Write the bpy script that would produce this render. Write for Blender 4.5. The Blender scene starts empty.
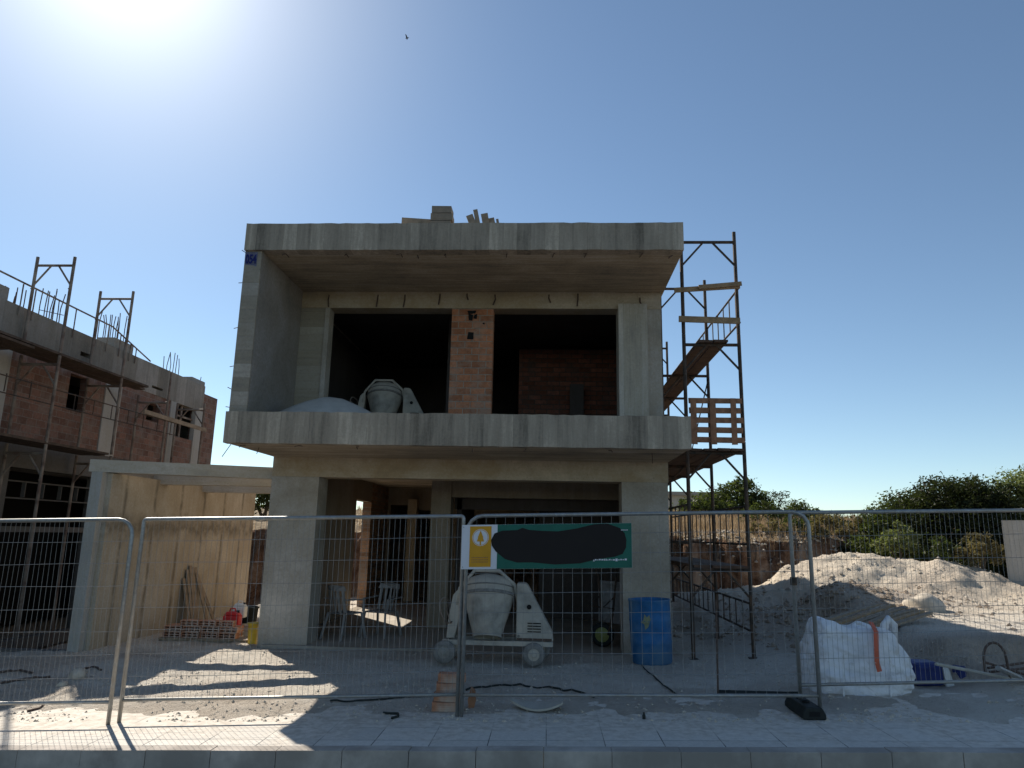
import bpy, bmesh, math, random
from mathutils import Vector, Matrix, noise
random.seed(7)
R = math.radians
sc = bpy.context.scene
COL = sc.collection

# ------------------------------------------------------------------ camera
F, PITCH, ROLL, YAW = 713.3, .2084, .0204, .0537
def basis():
    f = Vector((-math.sin(YAW)*math.cos(PITCH), math.cos(YAW)*math.cos(PITCH), math.sin(PITCH)))
    r0 = Vector((math.cos(YAW), math.sin(YAW), 0)); u0 = r0.cross(f)
    r = r0*math.cos(ROLL)+u0*math.sin(ROLL); u = -r0*math.sin(ROLL)+u0*math.cos(ROLL)
    return r, u, f
CR, CU, CF = basis()
cam = bpy.data.objects.new('camera', bpy.data.cameras.new('camera')); COL.objects.link(cam)
cam.data.sensor_width = 36; cam.data.lens = 36*F/1024
cam.data.clip_start = .1; cam.data.clip_end = 3000
cam.matrix_world = Matrix(((CR.x, CU.x, -CF.x, 0), (CR.y, CU.y, -CF.y, 0), (CR.z, CU.z, -CF.z, 0), (0, 0, 0, 1)))
sc.camera = cam
# measuring helpers: a direction seen in the photo met with a real plane of the site
def ray(px, py): return CF + CR*(px-512)/F + CU*(384-py)/F
def aX(px, py, X): d = ray(px, py); return d*(X/d.x)
def aY(px, py, Y): d = ray(px, py); return d*(Y/d.y)
def aZ(px, py, Z): d = ray(px, py); return d*(Z/d.z)

# ------------------------------------------------------------------ node helper
class NT:
    def __init__(s, name):
        s.m = bpy.data.materials.new(name); s.m.use_nodes = True
        s.t = s.m.node_tree; s.t.nodes.clear()
        s.out = s.n('ShaderNodeOutputMaterial')
        s.tc = s.n('ShaderNodeTexCoord').outputs['Object']
    def n(s, t, **k):
        o = s.t.nodes.new(t)
        for a, b in k.items(): setattr(o, a, b)
        return o
    def put(s, node, idx, v):
        if v is None: return
        i = node.inputs[idx]
        if isinstance(v, bpy.types.NodeSocket): s.t.links.new(v, i)
        elif isinstance(v, (tuple, list)) and len(v) == 3 and i.type == 'RGBA': i.default_value = (*v, 1)
        else: i.default_value = v
    def math(s, op, a, b=0.0, c=None, clamp=False):
        o = s.n('ShaderNodeMath', operation=op, use_clamp=clamp); s.put(o, 0, a); s.put(o, 1, b)
        if c is not None: s.put(o, 2, c)
        return o.outputs[0]
    def noise(s, scale=5, vec=None, detail=4, rough=.6, sc3=None, dist=0):
        v = vec or s.tc
        if sc3:
            m = s.n('ShaderNodeMapping'); s.put(m, 'Vector', v); m.inputs['Scale'].default_value = sc3; v = m.outputs[0]
        o = s.n('ShaderNodeTexNoise'); s.put(o, 'Vector', v); s.put(o, 'Scale', float(scale)); s.put(o, 'Detail', float(detail)); s.put(o, 'Roughness', rough); s.put(o, 'Distortion', float(dist))
        return o.outputs['Fac']
    def ramp(s, f, stops):
        o = s.n('ShaderNodeValToRGB'); s.put(o, 0, f); e = o.color_ramp.elements
        e[0].position, e[0].color = stops[0][0], (*stops[0][1], 1)
        e[1].position, e[1].color = stops[-1][0], (*stops[-1][1], 1)
        for p, c in stops[1:-1]:
            q = e.new(p); q.color = (*c, 1)
        return o.outputs[0]
    def step(s, f, a, b):
        o = s.n('ShaderNodeMapRange', clamp=True); s.put(o, 0, f); s.put(o, 1, a); s.put(o, 2, b); s.put(o, 3, 0.0); s.put(o, 4, 1.0)
        return o.outputs[0]
    def mix(s, f, a, b, mode='MIX'):
        o = s.n('ShaderNodeMix', data_type='RGBA', blend_type=mode); s.put(o, 0, f)
        for i, v in ((6, a), (7, b)):
            s.put(o, i, v)
        return o.outputs[2]
    def xyz(s, v=None):
        o = s.n('ShaderNodeSeparateXYZ'); s.put(o, 0, v or s.tc); return o.outputs
    def comb(s, x, y, z=0.0):
        o = s.n('ShaderNodeCombineXYZ'); s.put(o, 0, x); s.put(o, 1, y); s.put(o, 2, z); return o.outputs[0]
    def bump(s, h, strength=.3, dist=.01, normal=None):
        o = s.n('ShaderNodeBump'); s.put(o, 'Height', h); s.put(o, 'Strength', strength); s.put(o, 'Distance', dist)
        if normal: s.put(o, 'Normal', normal)
        return o.outputs[0]
    def done(s, col, rough=.8, metal=0.0, normal=None, spec=.3):
        b = s.n('ShaderNodeBsdfPrincipled'); s.put(b, 'Base Color', col); s.put(b, 'Roughness', rough); s.put(b, 'Metallic', metal)
        s.put(b, 'Specular IOR Level', spec)
        if normal: s.put(b, 'Normal', normal)
        s.t.links.new(b.outputs[0], s.out.inputs[0]); return s.m

def mul(c, k): return tuple(min(1, x*k) for x in c)
def simple(name, c, rough=.7, var=.25, scale=12, metal=0.0, bump=.15, bd=.004, spec=.3, dust=None):
    t = NT(name); f = t.noise(scale, detail=6); col = t.ramp(f, [(.3, mul(c, 1-var)), (.5, c), (.72, mul(c, 1+var))])
    if dust:
        col = t.mix(t.step(t.noise(scale*.35, detail=5), .42, .62), col, dust)
    return t.done(col, rough, metal, t.bump(t.noise(scale*3, detail=5), bump, bd), spec)
def concrete(name, c, board=.0, baxis=0, along=2, var=.3, stain=.5, streak=.5, tint=(1, .97, .9), seam=0, seam_axis=1, seam_off=0.0, bump=.5, pits=True, bw=.22, ej=.16):
    t = NT(name); X = t.xyz(); parts = []
    sc3 = [9, 9, 9]; sc3[along] = .8
    st = t.noise(1.6, sc3=tuple(sc3), detail=6, rough=.7)
    sn = t.noise(.9, detail=6, rough=.65, dist=.4); fine = t.noise(26, detail=6, rough=.75)
    sc4 = [2.6, 2.6, 2.6]; sc4[along] = .3
    st = t.math('ADD', t.math('MULTIPLY', st, .6), t.math('MULTIPLY', t.noise(1.5, sc3=tuple(sc4), detail=4, rough=.5), .4))
    v = t.math('ADD', t.math('MULTIPLY', st, streak), t.math('MULTIPLY', sn, stain))
    v = t.math('ADD', v, t.math('MULTIPLY', fine, .35)); tot = streak+stain+.35
    if board:
        k = t.math('DIVIDE', X[baxis], board); w = t.n('ShaderNodeTexWhiteNoise', noise_dimensions='1D'); t.put(w, 'W', t.math('FLOOR', k))
        v = t.math('ADD', v, t.math('MULTIPLY', w.outputs['Value'], bw)); tot += bw
        fr = t.math('FRACT', k); edge = t.math('SUBTRACT', 1.0, t.step(t.math('MINIMUM', fr, t.math('SUBTRACT', 1.0, fr)), 0.0, .06))
    v = t.math('DIVIDE', v, tot)
    tc = tuple(a*b for a, b in zip(c, tint))
    col = t.ramp(v, [(.37, mul(c, 1-var*1.3)), (.46, mul(tc, 1-var*.5)), (.54, c), (.62, mul(c, 1+var))])
    if board: col = t.mix(t.math('MULTIPLY', edge, ej), col, mul(c, .5))
    blot = t.step(t.noise(3.1, detail=8, rough=.7, dist=.8), .58, .72)
    col = t.mix(t.math('MULTIPLY', blot, .35), col, mul(tc, .6))
    if seam:
        wob = t.math('MULTIPLY', t.math('SUBTRACT', t.noise(2.2, detail=5), .5), .10)
        k = t.math('DIVIDE', t.math('ADD', t.math('ADD', X[seam_axis], seam_off), wob), seam); fr = t.math('FRACT', k)
        e = t.math('SUBTRACT', 1.0, t.step(t.math('MINIMUM', fr, t.math('SUBTRACT', 1.0, fr)), .012, .075))
        zb = t.math('ABSOLUTE', t.math('ADD', t.math('SUBTRACT', X[2], seam_z), t.math('MULTIPLY', t.math('SUBTRACT', t.noise(3.0, detail=4), .5), .5)))
        e2 = t.math('MULTIPLY', t.math('SUBTRACT', 1.0, t.step(zb, .03, .26)), 1.0)
        e = t.math('MULTIPLY', t.math('MAXIMUM', e, e2), t.step(t.noise(4, detail=5), .3, .55))
        col = t.mix(t.math('MULTIPLY', e, .85), col, mul(tc, .38))
    if pits:
        p = t.step(t.noise(34, detail=3), .64, .72); col = t.mix(t.math('MULTIPLY', p, .5), col, mul(c, .4))
    h = t.math('ADD', t.math('MULTIPLY', fine, .5), st)
    if board: h = t.math('SUBTRACT', h, t.math('MULTIPLY', edge, .7))
    return t.done(col, .9, 0, t.bump(h, bump, .012), .2)
seam_z = 1.9
def bricks(name, c, u=0, bw=.26, bh=.1, mortar=(.30, .27, .23), var=.35, off=.5):
    t = NT(name); X = t.xyz(); v = t.comb(X[u], X[2])
    wob = t.noise(6, detail=3)
    b = t.n('ShaderNodeTexBrick', offset=off); t.put(b, 'Vector', v); t.put(b, 'Scale', 1.0); t.put(b, 'Brick Width', bw); t.put(b, 'Row Height', bh)
    t.put(b, 'Mortar Size', .009); t.put(b, 'Mortar Smooth', .3); t.put(b, 'Bias', -.1)
    t.put(b, 'Color1', mul(c, 1-var)); t.put(b, 'Color2', mul(c, 1+var*.6)); t.put(b, 'Mortar', mortar)
    f = t.noise(18, detail=6, rough=.7); col = t.mix(.55, b.outputs[0], t.ramp(f, [(.3, (.45, .45, .45)), (.7, (1.4, 1.35, 1.3))]), 'MULTIPLY')
    sm = t.step(t.noise(2.3, detail=8, rough=.75), .47, .62)
    col = t.mix(t.math('MULTIPLY', sm, .6), col, mortar)
    h = t.math('SUBTRACT', t.math('MULTIPLY', f, .5), b.outputs['Fac'])
    return t.done(col, .92, 0, t.bump(h, .7, .012), .15)

M = {}
M['fascia'] = concrete('fascia_concrete', (.385, .32, .248), board=.21, baxis=0, along=2, var=.46, streak=1.1, stain=.45, bw=.24, tint=(.98, .98, .98))
M['soffit'] = concrete('soffit_concrete', (.50, .425, .34), board=.47, baxis=1, along=0, var=.45, streak=.9, bw=.3, ej=.6, tint=(1, .94, .82))
M['fin'] = concrete('fin_concrete', (.36, .315, .26), board=.21, baxis=2, along=0, var=.3)
M['fin_in'] = concrete('rough_render', (.29, .265, .24), var=.28, streak=.1, stain=.5)
M['pier'] = concrete('pier_concrete', (.43, .385, .33), var=.28, streak=.25, stain=.8, along=2)
M['beam'] = concrete('beam_concrete', (.47, .39, .29), var=.25, streak=.3, stain=.8, along=0, tint=(1, .93, .8))
M['block'] = concrete('block_wall', (.38, .335, .265), board=.14, baxis=2, along=0, var=.22)
M['column'] = concrete('column_concrete', (.5, .45, .38), board=.10, baxis=0, along=2, var=.3, streak=.8)
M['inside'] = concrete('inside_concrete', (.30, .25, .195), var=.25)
M['inside2'] = concrete('shade_dark_concrete', (.10, .085, .08), var=.25)  # low albedo puts the rooms' deep shade into the concrete colour
M['yardwall'] = concrete('yard_wall_concrete', (.43, .375, .30), var=.24, seam=.92, seam_axis=1, seam_off=-.4, streak=.3, tint=(1, .95, .86), pits=False)
M['beamlight'] = concrete('yard_beam_concrete', (.46, .42, .36), var=.2, along=0)
M['greyd'] = concrete('dark_grey_concrete', (.14, .13, .12), var=.22, along=0)  # the grey concrete in a darker tone
M['greyc'] = concrete('grey_concrete', (.29, .275, .255), var=.22, along=0)
M['bandc'] = concrete('roof_band_concrete', (.26, .235, .205), board=.5, baxis=1, along=2, var=.35)
M['pale'] = concrete('pale_column_concrete', (.42, .4, .37), var=.15)
M['brick'] = bricks('clay_brick', (.48, .20, .105), 0, .25, .118, mortar=(.36, .29, .23), var=.3)
M['brickL'] = bricks('facade_brick', (.235, .13, .098), 1, .27, .15, mortar=(.25, .205, .175), var=.3)
M['brickI'] = bricks('inside_brick', (.26, .105, .07), 0, mortar=(.1, .08, .07))
M['brickY'] = bricks('side_brick', (.42, .25, .15), 1)
M['loose_brick'] = simple('loose_brick', (.45, .2, .11), .9, .3, 9, dust=(.5, .4, .33))
M['grey_block'] = simple('grey_block', (.25, .2, .15), .9, .2, 9)
M['galv'] = simple('galvanised_steel', (.33, .335, .33), .5, .25, 25, metal=.65, dust=(.32, .3, .27))
M['wire'] = simple('galvanised_wire', (.3, .3, .29), .6, .2, 25, metal=.5)
M['scaf'] = simple('scaffold_steel', (.055, .045, .038), .7, .5, 18, metal=.3, dust=(.12, .075, .05))
M['scaf2'] = simple('weathered_scaffold_steel', (.16, .11, .085), .75, .5, 7, metal=.2, dust=(.3, .25, .2))
M['deckwood'] = simple('deck_timber', (.105, .062, .042), .85, .4, 7)
M['darkdeck'] = simple('dark_deck_timber', (.085, .06, .045), .9, .4, 7)  # deck timber in a darker tone for the facade scaffold
M['wood'] = simple('raw_timber', (.33, .22, .125), .8, .3, 8)
M['oldwood'] = simple('weathered_timber', (.27, .21, .15), .85, .3, 8)
M['barrier'] = simple('brown_timber', (.3, .15, .085), .85, .35, 9)
M['rebar'] = simple('rebar', (.12, .085, .07), .8, .4, 30, metal=.3)
M['mixer'] = simple('dusty_mixer_paint', (.34, .32, .28), .8, .35, 5, dust=(.47, .42, .35), bump=.5, bd=.01)
M['mixer'].name = 'dusty_mixer_paint'
M['dark'] = simple('shade_black', (.012, .012, .012), .9, .1)  # near-black colour put in for the shade inside holes and rooms
M['rubber'] = simple('dusty_rubber', (.2, .19, .175), .85, .35, 14)
M['black'] = simple('black_rubber', (.02, .024, .022), .7, .3, 14)
M['yellow'] = simple('yellow_plastic', (.6, .42, .05), .5, .15)
M['hub'] = simple('yellow_green_hub', (.25, .27, .09), .5, .2)
M['blue'] = simple('blue_plastic', (.02, .12, .29), .6, .3, 5, dust=(.09, .18, .28))
M['navy'] = simple('navy_sack', (.02, .035, .16), .5, .3, 6)
M['splash'] = simple('cement_splash', (.22, .24, .15), .9, .3)
M['pwhite'] = simple('white_plastic', (.7, .7, .68), .5, .1)
M['dustwhite'] = simple('dusty_white_plastic', (.23, .22, .21), .6, .2)
M['red'] = simple('red_plastic', (.55, .03, .03), .45, .15)
M['green'] = simple('sign_green', (.006, .12, .085), .45, .12, 6)
M['ochre'] = simple('sign_ochre', (.62, .3, .015), .5, .1, 5)
M['signwhite'] = simple('sign_white', (.68, .68, .72), .5, .05, 4)
M['charcoal'] = simple('redaction_black', (.019, .0155, .0145), .8, .08, 3)
M['orange'] = simple('orange_strap', (.58, .13, .07), .6, .2)
M['spray'] = simple('blue_spray', (.13, .13, .19), .8, .3, 20)
M['spray2'] = simple('deep_blue_spray', (.015, .02, .13), .8, .3, 20)
M['sand'] = simple('sand', (.42, .4, .37), .95, .12, 6, bump=.4, bd=.02)
M['stone'] = simple('limestone', (.48, .42, .34), .95, .3, 5, bump=.6, bd=.02)
M['clod'] = simple('earth_clod', (.30, .235, .175), .95, .4, 5, bump=.6, bd=.02)
M['road'] = simple('asphalt', (.06, .06, .06), .9, .2, 20, bump=.5)
M['sheet'] = simple('pale_sheet', (.4, .38, .33), .8, .2, 6)
M['greenplastic'] = simple('green_plastic', (.05, .3, .22), .5, .2)
M['bark'] = simple('bark', (.12, .095, .07), .9, .3, 12)
def bagmat():
    t = NT('woven_bag'); f = t.noise(7, detail=5, dist=.6)
    c = t.ramp(t.noise(2.5, detail=5), [(.3, (.62, .62, .63)), (.55, (.8, .8, .82)), (.8, (.84, .84, .86))])
    c = t.mix(t.step(t.noise(9, detail=6), .6, .75), c, (.5, .47, .42))
    return t.done(c, .6, 0, t.bump(f, .9, .05, t.bump(t.noise(120, detail=1), .2, .002)), .3)
M['bag'] = bagmat()
def leafmat(name, c, var=.4, tc=(1.3, 1.5, .6)):
    t = NT(name)
    g = t.n('ShaderNodeObjectInfo'); f = t.noise(1.8, detail=3)
    w = t.noise(11, detail=1); f2 = t.math('ADD', t.math('MULTIPLY', f, .6), t.math('MULTIPLY', w, .4))
    col = t.ramp(f2, [(.35, mul(c, 1-var)), (.5, c), (.65, mul(c, 1+var))])
    d = t.n('ShaderNodeBsdfDiffuse'); t.put(d, 0, col)
    tr = t.n('ShaderNodeBsdfTranslucent'); t.put(tr, 0, t.mix(1.0, col, tc, 'MULTIPLY'))
    gl = t.n('ShaderNodeBsdfGlossy'); t.put(gl, 0, (.5, .5, .5)); t.put(gl, 'Roughness', .45)
    a = t.n('ShaderNodeMixShader'); t.put(a, 0, .32); t.t.links.new(d.outputs[0], a.inputs[1]); t.t.links.new(tr.outputs[0], a.inputs[2])
    b = t.n('ShaderNodeMixShader'); t.put(b, 0, .02); t.t.links.new(a.outputs[0], b.inputs[1]); t.t.links.new(gl.outputs[0], b.inputs[2])
    t.t.links.new(b.outputs[0], t.out.inputs[0]); return t.m
M['leaf_dark'] = leafmat('dark_leaves', (.034, .04, .018), .5)
M['leaf_mid'] = leafmat('mid_leaves', (.07, .082, .032), .5)
M['leaf_olive'] = leafmat('olive_leaves', (.17, .18, .09), .3)
M['leaf_dry'] = leafmat('dry_scrub_leaves', (.18, .15, .075), .35, (1.1, 1.1, .7))
M['straw'] = leafmat('dry_grass', (.34, .25, .16), .35, (1, .95, .8))
def groundmat():
    t = NT('site_ground'); X = t.xyz()
    big = t.noise(.35, detail=7, rough=.6); mid = t.noise(2.3, detail=8, rough=.7, dist=.3); fine = t.noise(17, detail=8, rough=.75)
    v = t.math('ADD', t.math('ADD', t.math('MULTIPLY', big, .35), t.math('MULTIPLY', mid, .35)), t.math('MULTIPLY', fine, .35))
    dust = t.ramp(v, [(.36, (.40, .33, .26)), (.43, (.61, .535, .445)), (.52, (.73, .66, .565)), (.64, (.80, .75, .66))])
    chalk = t.ramp(v, [(.36, (.42, .34, .25)), (.48, (.66, .56, .44)), (.66, (.75, .67, .55))])
    dirt = t.ramp(v, [(.36, (.27, .22, .17)), (.5, (.47, .395, .32)), (.66, (.60, .52, .43))])
    earth = t.ramp(t.noise(1.4, detail=9, rough=.75, dist=.5), [(.36, (.09, .05, .032)), (.48, (.21, .12, .075)), (.58, (.32, .22, .15)), (.68, (.42, .33, .25))])
    strawy = t.ramp(mid, [(.38, (.17, .13, .08)), (.5, (.30, .23, .15)), (.66, (.40, .32, .22))])
    at = t.n('ShaderNodeAttribute', attribute_name='zone'); z = t.xyz(at.outputs['Vector'])
    c = t.mix(z[0], dust, chalk); c = t.mix(z[1], c, dirt)
    g = t.n('ShaderNodeNewGeometry'); nz = t.xyz(g.outputs['True Normal'])[2]
    c = t.mix(z[2], c, t.mix(t.step(nz, .75, .93), earth, strawy))
    peb = t.n('ShaderNodeTexVoronoi'); t.put(peb, 'Scale', 30.0); t.put(peb, 'Vector', t.tc)
    pm = t.math('MULTIPLY', t.math('SUBTRACT', 1.0, t.step(peb.outputs['Distance'], .12, .3)), t.step(t.noise(2.9, detail=4), .5, .62))
    c = t.mix(t.math('MULTIPLY', pm, .5), c, (.62, .58, .5))
    h = t.math('ADD', t.math('MULTIPLY', fine, .6), t.math('ADD', mid, t.math('MULTIPLY', pm, .35)))
    return t.done(c, .95, 0, t.bump(t.noise(55, detail=5, rough=.8), .6, .03, t.bump(h, .9, .11)), .1)
M['ground'] = groundmat()
def pavemat():
    t = NT('paving'); X = t.xyz()
    b = t.n('ShaderNodeTexBrick', offset=0.0); t.put(b, 'Vector', t.comb(X[0], X[1])); t.put(b, 'Scale', 1.0)
    t.put(b, 'Brick Width', .5); t.put(b, 'Row Height', .42); t.put(b, 'Mortar Size', .005); t.put(b, 'Mortar Smooth', .2)
    t.put(b, 'Color1', (.56, .52, .465)); t.put(b, 'Color2', (.64, .60, .54)); t.put(b, 'Mortar', (.13, .125, .12))
    f = t.noise(30, detail=6, rough=.7)
    c = t.mix(.5, b.outputs[0], t.ramp(f, [(.3, (.7, .7, .7)), (.7, (1.25, 1.25, 1.25))]), 'MULTIPLY')
    d = t.step(t.math('ADD', t.noise(1.6, detail=8, rough=.7), t.math('MULTIPLY', t.math('SUBTRACT', X[1], 6.8), .22)), .42, .60)
    c = t.mix(t.math('MULTIPLY', d, .85), c, t.ramp(t.noise(13, detail=7), [(.35, (.44, .38, .31)), (.6, (.68, .62, .54))]))
    return t.done(c, .85, 0, t.bump(t.math('SUBTRACT', t.math('MULTIPLY', f, .3), b.outputs['Fac']), .5, .006), .25)
M['pave'] = pavemat()
M['kerb'] = simple('kerb_concrete', (.43, .385, .34), .9, .3, 4, bump=.5, dust=(.31, .275, .24))

# ------------------------------------------------------------------ mesh builder
OFF = {}
def tag(o, label=None, cat=None, group=None, kind=None):
    if label: o['label'] = label
    if cat: o['category'] = cat
    if group: o['group'] = group
    if kind: o['kind'] = kind
    return o
def thing(name, label, cat, loc=(0, 0, 0), rz=0, group=None, rot=None):
    o = bpy.data.objects.new(name, None); COL.objects.link(o); o.location = loc
    o.rotation_euler = rot or (0, 0, rz); o.empty_display_size = .2
    OFF[o.name] = Vector(loc); return tag(o, label, cat, group)
class MB:
    def __init__(s): s.v = []; s.f = []
    def add(s, vs, fs):
        k = len(s.v); s.v += [tuple(v) for v in vs]; s.f += [tuple(i+k for i in f) for f in fs]; return s
    def box(s, x0, x1, y0, y1, z0, z1, j=0):
        x0, x1 = sorted((x0, x1)); y0, y1 = sorted((y0, y1)); z0, z1 = sorted((z0, z1))
        q = lambda: random.uniform(-j, j) if j else 0
        return s.add([(x+q(), y+q(), z+q()) for z in (z0, z1) for y in (y0, y1) for x in (x0, x1)],
                     [(0, 2, 3, 1), (4, 5, 7, 6), (0, 1, 5, 4), (2, 6, 7, 3), (0, 4, 6, 2), (1, 3, 7, 5)])
    def beam(s, p, q, w, h, up=(0, 0, 1)):
        p, q = Vector(p), Vector(q); d = (q-p).normalized(); a = d.cross(Vector(up))
        if a.length < 1e-3: a = d.cross(Vector((1, 0, 0)))
        a.normalize(); b = a.cross(d).normalized(); vs = []
        for c in (p, q):
            for i, k in ((-1, -1), (1, -1), (1, 1), (-1, 1)): vs.append(c+a*(w/2*i)+b*(h/2*k))
        return s.add(vs, [(0, 1, 2, 3), (7, 6, 5, 4), (0, 4, 5, 1), (1, 5, 6, 2), (2, 6, 7, 3), (3, 7, 4, 0)])
    def tube(s, pts, r, n=8, r2=None, cap=True):
        pts = [Vector(p) for p in pts]; m = len(pts); vs = []; prev = None
        for i, p in enumerate(pts):
            d = (pts[min(i+1, m-1)]-pts[max(i-1, 0)]).normalized()
            if prev is None:
                a = d.cross(Vector((0, 0, 1)))
                if a.length < .05: a = d.cross(Vector((1, 0, 0)))
            else: a = prev-d*prev.dot(d)
            a.normalize(); prev = a; b = d.cross(a)
            rr = r if r2 is None else r+(r2-r)*i/(m-1)
            for k in range(n):
                t = 2*math.pi*k/n; vs.append(p+(a*math.cos(t)+b*math.sin(t))*rr)
        fs = [(i*n+k, i*n+(k+1) % n, (i+1)*n+(k+1) % n, (i+1)*n+k) for i in range(m-1) for k in range(n)]
        if cap: fs += [tuple(range(n))[::-1], tuple((m-1)*n+k for k in range(n))]
        return s.add(vs, fs)
    def lathe(s, prof, n=24, mat=None, close=True):
        mat = mat or Matrix.Identity(4); vs = []
        for r, z in prof:
            for k in range(n):
                t = 2*math.pi*k/n; vs.append(mat @ Vector((r*math.cos(t), r*math.sin(t), z)))
        fs = [(i*n+k, i*n+(k+1) % n, (i+1)*n+(k+1) % n, (i+1)*n+k) for i in range(len(prof)-1) for k in range(n)]
        if close: fs += [tuple(range(n))[::-1], tuple((len(prof)-1)*n+k for k in range(n))]
        return s.add(vs, fs)
    def prism(s, poly, fn, t0, t1):
        n = len(poly); vs = [fn(a, b, t0) for a, b in poly]+[fn(a, b, t1) for a, b in poly]
        return s.add(vs, [tuple(range(n))[::-1], tuple(range(n, 2*n))]+[(i, (i+1) % n, n+(i+1) % n, n+i) for i in range(n)])
    def wall(s, axis, c0, c1, u0, u1, z0, z1, holes=()):
        """wall of thickness c0..c1 across AXIS, running u0..u1, with real openings (u0,u1,z0,z1)"""
        us = sorted({u0, u1, *[h[0] for h in holes], *[h[1] for h in holes]}); us = [u for u in us if u0 <= u <= u1]
        zs = sorted({z0, z1, *[h[2] for h in holes], *[h[3] for h in holes]}); zs = [z for z in zs if z0 <= z <= z1]
        for a, b in zip(us, us[1:]):
            run = None
            for c, d in zip(zs, zs[1:]):
                mu, mz = (a+b)/2, (c+d)/2
                solid = not any(h[0] < mu < h[1] and h[2] < mz < h[3] for h in holes)
                if solid: run = (run[0], d) if run else (c, d)
                if (not solid or d == zs[-1]) and run:
                    if axis == 0: s.box(c0, c1, a, b, *run)
                    else: s.box(a, b, c0, c1, *run)
                    run = None
        return s
    def build(s, name, mat, parent=None, local=False, smooth=False, weld=False, bevel=0):
        me = bpy.data.meshes.new(name); off = Vector((0, 0, 0)) if (local or parent is None) else OFF[parent.name]
        vs = s.v
        if off.length: vs = [(a-off.x, b-off.y, c-off.z) for a, b, c in vs]
        me.from_pydata(vs, [], s.f); me.update()
        bm = bmesh.new(); bm.from_mesh(me)
        if weld: bmesh.ops.remove_doubles(bm, verts=bm.verts, dist=1e-4)
        bmesh.ops.recalc_face_normals(bm, faces=bm.faces)
        bm.to_mesh(me); bm.free()
        if smooth:
            for p in me.polygons: p.use_smooth = True
        me.materials.append(M[mat] if isinstance(mat, str) else mat)
        o = bpy.data.objects.new(name, me); COL.objects.link(o)
        if parent: o.parent = parent; OFF[o.name] = OFF[parent.name]
        else: OFF[o.name] = Vector((0, 0, 0))
        if bevel:
            b = o.modifiers.new('bevel', 'BEVEL'); b.width = bevel; b.segments = 2; b.limit_method = 'ANGLE'
        return o
def recentre(o, p):
    p = Vector(p)
    for v in o.data.vertices: v.co -= p
    o.location = p; return o
def copy_tree(o, parent=None):
    c = o.copy(); COL.objects.link(c); c.parent = parent
    for ch in list(o.children): copy_tree(ch, c)
    return c
def sm(a, b, x):
    t = max(0, min(1, (x-a)/(b-a))); return t*t*(3-2*t)
def fbm(x, y, s, o=4, z=0): return noise.fractal(Vector((x*s, y*s, z)), .8, 2.1, o)

# ------------------------------------------------------------------ terrain
def zs(x): return -1.74+.031*max(-40, min(40, x))
def mound(x, y, cx, cy, rx, ry, h, p=1.0):
    d = math.sqrt(((x-cx)/rx)**2+((y-cy)/ry)**2); d *= 1+.18*fbm(x, y, .9, 3, 5)
    return h*(1-sm(0, 1, d))
def edge_y(x): return 21.2+.45*fbm(x, 3, .5, 4)+.25*fbm(x, 8, 2.2, 4)+.25*math.sin(x*.7)+3.5*sm(9.0, 11, x)
def gz(x, y, det=True):
    zb = -1.80+.012*max(-8, min(x, 3))+.03*max(0, min(x-2, 6))
    t = sm(7.6, 11, y); z = zs(x)*(1-t)+zb*t
    if det and y > 7: z += (.018*fbm(x, y, .8, 4)+.014*fbm(x, y, 3.1, 4)+.012*fbm(x, y, 9, 4)-.022*max(0, 1-abs(y-9.0-.12*fbm(x, 1, .4, 2))/.14)-.022*max(0, 1-abs(y-10.5-.15*fbm(x, 1, .4, 2))/.14))*sm(7.0, 8.2, y)*(1.0 if not (-4.5 < x < 1.9 and 11.6 < y < 22) else .1)
    z += -.035+.055*sm(7.1, 8.3, y+.5*fbm(x, 2.2, 1.1, 4))
    if -4.7 < x < 2 and 11.7 < y < 23: z -= .06
    if x > 2.2:
        k = 1+.12*fbm(x, y, 2.2, 5)
        z += .46*sm(4.2, 4.95, x+.25*fbm(x, y, 1.1, 4)-.12*max(0, y-9))*sm(9.1, 9.7, y+.25*fbm(x, y, .9, 4))*(1-.3*sm(14, 18, y)); z += mound(x, y, 5.2, 14.8, 3.4, 2.3, .42)*k + mound(x, y, 7.6, 18.6, 4.4, 3.4, .95)*k + mound(x, y, 12.0, 16.6, 4.2, 3.6, .30)*k + mound(x, y, 10.2, 18.0, 2.6, 2.0, .22)*k
        z += mound(x, y, 5.5, 8.9, 1.0, .6, .15)*k + mound(x, y, 3.9, 17.5, 2.0, 2.5, .45)*k + mound(x, y, 8.6, 11.6, 2.6, 2.2, .12)*k
        z += .05*fbm(x, y, 1.3, 5)*sm(11, 13, y)
    if x < -4.5:
        z += (.028*fbm(x, y, 1.5, 5)+.02*abs(fbm(x, y, 5, 4)))*sm(7.6, 9, y)
    if y > 11.05:
        z -= .62*sm(-7.3, -7.42, x)*(1-sm(20.5, 21.5, y))
    e = edge_y(x); pl = .2+.03*(y-e)*(1-sm(30, 60, y))+.45*sm(24, 34, y) + .1*fbm(x, y, .35, 4)
    if y > 34: pl += 1.2*sm(34, 90, y)
    k = sm(e-.18, e+.32, y+.3*fbm(x, y, 1.8, 5))
    if y < e+1.5: pl -= .25*(1-sm(e, e+1.5, y))
    z = z*(1-k)+max(pl, z-.1)*k
    return z
def axis(dense0, dense1, step, lo, hi, g=1.16):
    a = []; v = dense0
    while v <= dense1: a.append(v); v += step
    s_ = step; v = a[-1]
    while v < hi: s_ *= g; v += s_; a.append(v)
    s_ = step; v = dense0; b = []
    while v > lo: s_ *= g; v -= s_; b.append(v)
    return b[::-1]+a
xs = axis(-8.5, 13.5, .085, -700, 700); ys = axis(7.05, 24, .085, 6.9, 900)
vs = [(x, y, gz(x, y)) for y in ys for x in xs]; nx = len(xs)
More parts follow.
